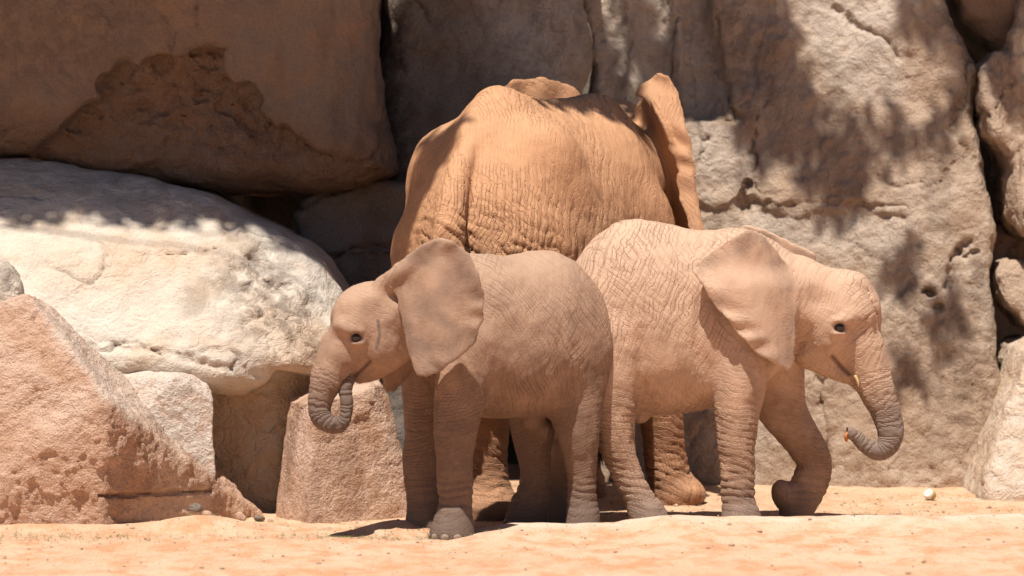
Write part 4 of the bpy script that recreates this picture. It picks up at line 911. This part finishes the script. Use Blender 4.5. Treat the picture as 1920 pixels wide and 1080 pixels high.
    poly = np.array([(-.10, .02), (-.08, .26), (.04, .40), (.20, .44), (.38, .42), (.50, .25), (.51, .0), (.50, -.3), (.42, -.55), (.22, -.60), (.10, -.45), (-.02, -.2)])
    V.sheet(o, u, vv, poly, lambda U, W, E: 0.012 * np.sin(U * 12 + W * 7), 0.015, k=0.04, depth=0.2); ears = [(o, u, vv, poly)]
    nf = unit((-0.42, -0.85, 0.32)); of = P(1278, 300, 1.76); v3 = unit(np.array([0, 0, 1]) - nf * nf[2]); u3 = np.cross(v3, nf); u3 = -u3 if u3[0] < 0 else u3
    poly = px_plane_poly([(1190, 182), (1204, 158), (1222, 142), (1238, 135), (1256, 142), (1270, 172), (1284, 218), (1294, 262), (1301, 310), (1305, 360), (1311, 405), (1320, 450), (1322, 500), (1300, 505), (1290, 440), (1284, 400), (1272, 376), (1268, 338), (1274, 322), (1262, 300), (1252, 262), (1240, 226), (1226, 198), (1212, 186)], of, u3, v3)
    sg = 1.0 if np.cross(u3, v3) @ nf > 0 else -1.0
    V.sheet(of, u3, v3, poly, lambda U, W, E: sg * (0.014 * np.sin(W * 36 + U * 14 + 2 * np.sin(W * 11)) * sstep(-.35, .0, W) - 0.35 * np.clip(U - 0.02, 0, 1)), 0.015, k=0.03, depth=0.3); ears.append((of, u3, v3, poly))
    vv = np.array([0, 0, 1.0])
    # left ear: only its folded top edge shows over the back
    o2 = np.array([.38, 2.46, 1.72]); u2 = unit((-0.93, -0.36, 0.0)); 
    vv = np.array([0, 0, 1.0])
    poly2 = np.array([(-.08, .02), (-.05, .40), (.05, .52), (.22, .56), (.40, .55), (.50, .47), (.56, .25), (.56, 0), (.50, -.3), (.40, -.55), (.24, -.6), (.08, -.35)])
    V.sheet(o2, u2, vv, poly2, lambda U, W, E: 0.10 * np.clip(U, 0, 1) ** 2 + 0.012 * np.sin(U * 30 + W * 9), 0.014, k=0.04, depth=0.3); ears.append((o2, u2, vv, poly2))
    def at(v, q):
        A = skin_attrs(v, q, None, legs, ears, dust_lo=0.5, dust_hi=1.1, zlo=.5, zhi=1.9)
        A['grey'] *= 0.3
        d = np.linalg.norm((v - at3(-.9, .05, 1.25)) / np.array([.5, .5, .35]), axis=1)
        A['wrinkle'] = 0.5 + 0.7 * sstep(1.6, 0.5, d) + 0.35 * A['leg']
        A['mouth'] = np.zeros(len(v))
        return A
    base = (C[0], C[1], float(zg(*C)))
    root = finish('adult_elephant', V, 'large reddish adult elephant seen from behind, towering over the two calves', base, 'skin_adult', at, amp=0.010, sag=(at3(-.95, .08, 1.30), (.62, .62, .36)), axis=(C, f, 1.45), lam=0.064, d1=0.3, d2=-1.0, rump=0.9)
    fc = P(1282, 940, 1.70); nails(root, fc, M(40, 1.7), (0.93, -0.36), float(zg(fc[0], fc[1])) + 0.02, 3, 0.6, 0.03)
    return root
adult()

# ------------------------------------------------------------------ small things
def blob_obj(name, fn, lo, hi, h, mat, loc, label=None, cat=None, parent=None):
    V = Vol(lo, hi, h); fn(V); v, q = V.mesh(1); o = make_obj(name, v, q, MAT[mat], loc=loc, parent=parent)
    if label: tag(o, label, cat)
    return o
c = P(1744, 934, 0.0); d0 = 20 + 1.9; c = P(1744, 934, 1.9); c[2] = float(zg(c[0], c[1])) + 0.028
fr = empty('fruit_piece', (c[0], c[1], c[2] - 0.028), 'bitten piece of white fruit with yellow rind on the sand by the wall', 'fruit')
def rind(V):
    V.ell(c, (.034, .030, .030), .004); V.ell(c + (-.022, -.028, .012), (.030, .03, .024), .004, cut=True)
def flesh(V): V.ell(c + (.002, .002, -.001), (.0325, .0285, .0285), .004); V.ell(c + (-.026, -.034, .016), (.030, .03, .024), .006, cut=True)
blob_obj('rind', rind, c - .05, c + .05, .0035, 'rind', c, parent=fr)
def flesh2(V):
    V.ell(c + (-.004, -.004, .002), (.0325, .0285, .0285), .004); V.ell(c + (-.030, -.036, .018), (.026, .024, .022), .006, cut=True); V.ell(c + (.022, .004, -.004), (.032, .034, .034), .002, cut=True)
blob_obj('flesh', flesh2, c - .05, c + .05, .0035, 'flesh', c, parent=fr)
t = P(1588, 818, .375)
def pulp(V): V.chain(np.array([t + (.004, 0, .018), t + (-.003, 0, -.002), t + (-.002, 0.002, -.026)]), np.array([.006, .012, .005]), .004)
blob_obj('fruit_scrap', pulp, t - .05, t + .05, .0035, 'orange', t, 'orange scrap of fruit held in the trunk tip of the sandy calf', 'fruit')
# straw, grass bits and pebbles lying on the sand
def blades(name, n, zone, mat, label, L=(0.02, 0.07), seed=1):
    rg = np.random.default_rng(seed); vs, fs = [], []
    xs, ys = zone(rg, n); zs = zg(xs, ys)
    for x, y, z in zip(xs, ys, zs):
        a = rg.uniform(0, math.pi); l = rg.uniform(*L); t = np.array([math.cos(a), math.sin(a), rg.normal() * .12]) * l / 2; w = np.array([-math.sin(a), math.cos(a), 0]) * .0016; m = np.array([0, 0, .006 * rg.random()])
        p = np.array([x, y, z + 0.006]); k = len(vs)
        vs += [p - t - w, p - t + w, p + m + w, p + m - w, p + t + w * .4, p + t - w * .4, p + m + (0, 0, .0025)]
        fs += [(k, k + 1, k + 2, k + 3), (k + 3, k + 2, k + 4, k + 5)]
    o = make_obj(name, np.array(vs), np.array(fs), MAT[mat], smooth=False); return tag(o, label, 'litter', kind='stuff')
def z_back(rg, n): return rg.uniform(-1.6, 2.9, n), 0.15 + 2.3 * rg.random(n) ** 1.3
def z_left(rg, n):
    c = rg.choice(4, n, p=[.4, .25, .2, .15]); cx = np.array([-2.25, -0.85, -0.35, -1.2])[c]; s = np.array([.35, .25, .12, .5])[c]
    return cx + rg.normal(size=n) * s, -0.28 + rg.normal(size=n) * .10
blades('straw', 2600, z_back, 'straw', 'pale dry straw strewn over the sand around the feet of the elephants', seed=4)
blades('grass_clippings', 900, z_left, 'grass', 'greenish grass clippings strewn on the sand before the wedge rock', L=(.015, .05), seed=5)
def pebbles(n, seed):
    rg = np.random.default_rng(seed); vs, fs = [], []
    base = np.array([(1, 0, 0), (-1, 0, 0), (0, 1, 0), (0, -1, 0), (0, 0, 1), (0, 0, -1)], float)
    tri = [(0, 2, 4), (2, 1, 4), (1, 3, 4), (3, 0, 4), (2, 0, 5), (1, 2, 5), (3, 1, 5), (0, 3, 5)]
    xs = rg.uniform(-2.8, 2.8, n); ys = -2.3 + 4.7 * rg.random(n) ** 0.7; zs = zg(xs, ys)
    for x, y, z in zip(xs, ys, zs):
        r = min(0.014, 0.0025 * (1 + rg.pareto(2.4))); k = len(vs)
        vs += list(base * r * rg.uniform(.6, 1.3, (6, 1)) * (1, 1, .7) + (x, y, z + r * .3)); fs += [tuple(k + i for i in f) for f in tri]
    o = make_obj('pebbles', np.array(vs), np.array(fs), MAT['pink']); return tag(o, 'small pebbles and clods scattered over the orange sand', 'pebbles', kind='stuff')
pebbles(2200, 6)

# ------------------------------------------------------------------ shade tree standing left of the rocks, its crown reaching over them
def shade_tree():
    base = np.array([-6.6, 0.4, 0.0])
    root = empty('shade_tree', base, 'leafy tree leaning over the boulders and shading them', 'tree')
    # clumps: a point to be shaded, how far up the sun ray the clump hangs, its radius, density
    SH = [((100, 40, 1.8), 6.3, .60, 2), ((330, 40, 1.8), 6.0, .60, 2), ((560, 40, 1.8), 6.2, .60, 2), ((300, 210, 1.8), 5.7, .60, 2), ((560, 220, 1.8), 5.9, .55, 2), ((60, 200, 1.8), 5.9, .6, 2), ((200, 120, 1.8), 6.1, .5, 2), ((450, 130, 1.8), 6.4, .5, 2), ((680, 130, 1.9), 6.2, .42, 2), ((670, 20, 1.9), 6.1, .4, 1.6),
          ((800, 90, 2.9), 6.0, .32, 2), ((960, 60, 3.0), 6.3, .50, 2), ((860, 210, 2.9), 6.1, .42, 2), ((1040, 110, 3.0), 6.1, .42, 2), ((900, -40, 3.0), 6.2, .5, 2),
          ((20, 320, 2.0), 5.9, .26, 2), ((150, 325, 1.95), 5.7, .26, 2), ((280, 350, 1.85), 5.9, .26, 2), ((400, 385, 1.7), 5.8, .22, 1.6), ((480, 430, 1.6), 5.9, .20, 1.5), ((560, 480, 1.6), 5.8, .20, 1.5), ((30, 390, 1.6), 5.6, .11, 1.2), ((230, 405, 1.5), 5.6, .12, 1.0), ((330, 395, 1.5), 5.8, .12, 1.0), ((620, 520, 1.6), 5.8, .16, 1.2), ((650, 450, 2.4), 5.7, .38, 2),
          ((800, 260, 1.0), 6.0, .20, 1.6), ((755, 330, 1.0), 6.1, .15, 1.4), ((735, 420, 1.0), 6.2, .08, .9), ((1070, 200, 1.8), 6.2, .20, 1.6), ((1150, 240, 2.0), 6.2, .18, 1.6), ((1180, 330, 1.9), 6.0, .07, .9), ((1000, 190, 1.5), 6.1, .12, 1.2),
          ((1380, 40, 3.2), 6.3, .24, 1.4), ((1440, 120, 3.2), 6.0, .22, 1.4), ((1490, 200, 3.2), 6.2, .16, 1.2), ((1350, 150, 3.2), 6.3, .22, 1.3), ((1420, 220, 3.2), 6.1, .15, 1.2), ((1290, 60, 3.2), 6.3, .20, 1.0), ((1110, 60, 3.2), 6.3, .12, 1.2), ((1190, 20, 3.2), 6.2, .10, 1.0), ((1215, 90, 3.3), 6.2, .09, 1.5), ((1330, 110, 3.3), 6.1, .16, 1.5), ((1260, 190, 3.3), 6.2, .16, 1.5), ((1150, 190, 3.3), 6.2, .10, 1.4), ((1115, 110, 3.3), 6.0, .12, 1.5), ((1330, 20, 3.3), 6.0, .16, 1.4), ((1310, 215, 3.3), 6.4, .10, 1.3),
          ((1600, 290, 3.1), 6.0, .16, .7), ((1560, 330, 3.1), 6.3, .12, .7), ((1690, 250, 3.1), 6.1, .10, .7), ((1520, 300, 3.1), 6.2, .10, .7), ((1770, 240, 3.1), 6.0, .10, .7), ((1690, 520, 3.0), 6.2, .10, .8), ((1770, 590, 3.0), 6.3, .12, .6), ((1850, 40, 3.4), 6.1, .3, 1.6), ((1720, 10, 3.2), 6.2, .12, .8), ((1900, 180, 3.2), 6.2, .10, .9),
          ((1290, 840, 3.0), 6.3, .26, 1.5), ((1180, 880, 2.6), 6.2, .24, 1.2), ((1700, 700, 3.0), 6.3, .10, .5)]
    rg = np.random.default_rng(11); vs, fs = [], []; cents = []
    def wall_y(px, py):
        Y = 3.3
        for _ in range(3):
            w = P(px, py, Y); Y = float(front_W(np.array([[w[0]]]), np.array([[w[2]]]))[0, 0])
        return Y
    for (p, t, R, dens) in SH:
        if 1095 < p[0] < 1860 and p[2] >= 3.0: p = (p[0], p[1], wall_y(p[0], p[1]))
        cpt = P(*p) + SUN * t; cents.append(cpt)
        n = int(dens * R * R * 4200) + 15
        for _ in range(n):
            d = rg.normal(size=3); d /= np.linalg.norm(d); o = cpt + d * R * rg.random() ** 0.45 * np.array([1, 1, .7])
            a = unit(rg.normal(size=3) + (0, 0, -.4)); b = unit(np.cross(a, rg.normal(size=3))); l, w = rg.uniform(.09, .15), rg.uniform(.022, .036); nrm = np.cross(a, b) * .008
            k = len(vs); vs += [o, o + a * l * .5 + b * w + nrm, o + a * l, o + a * l * .5 - b * w + nrm, o + a * l * .5]
            fs += [(k, k + 1, k + 4), (k + 1, k + 2, k + 4), (k + 2, k + 3, k + 4), (k + 3, k, k + 4)]
    make_obj('crown', np.array(vs), np.array(fs), MAT['leaf'], parent=root, loc=base + (2.5, 0, 6), smooth=False)
    segs = [[base + (0, 0, -.1), base + (.2, -.1, 2.0), base + (.7, -.3, 4.0), base + (1.4, -.5, 5.6)]]
    rads = [[.30, .24, .19, .13]]
    hub = base + (1.4, -.5, 5.6)
    for i in range(0, len(cents), 2):
        e = cents[i]; m1 = hub + (e - hub) * .35 + (0, 0, .45 + .1 * rg.random()); m2 = hub + (e - hub) * .72 + (0, 0, .28)
        segs.append([hub, m1, m2, e]); rads.append([.03, .012, .006, .003])
    vs, fs = [], []
    for sg, rd in zip(segs, rads):
        c = catmull(np.column_stack([sg, rd]), 6); k0 = len(vs); m = 9
        for i, q in enumerate(c):
            tdir = unit(c[min(i + 1, len(c) - 1), :3] - c[max(i - 1, 0), :3]); b1 = unit(np.cross(tdir, (0.3, 1, 0.2))); b2 = np.cross(tdir, b1)
            for j in range(m): an = 2 * math.pi * j / m; vs.append(q[:3] + (b1 * math.cos(an) + b2 * math.sin(an)) * q[3])
        for i in range(len(c) - 1):
            for j in range(m): a = k0 + i * m + j; b = k0 + i * m + (j + 1) % m; fs.append((a, b, b + m, a + m))
    make_obj('trunk', np.array(vs), np.array(fs), MAT['bark'], parent=root, loc=base)
shade_tree()
print('tris', sum(len(o.data.polygons) * 2 for o in scene.objects if o.type == 'MESH'))
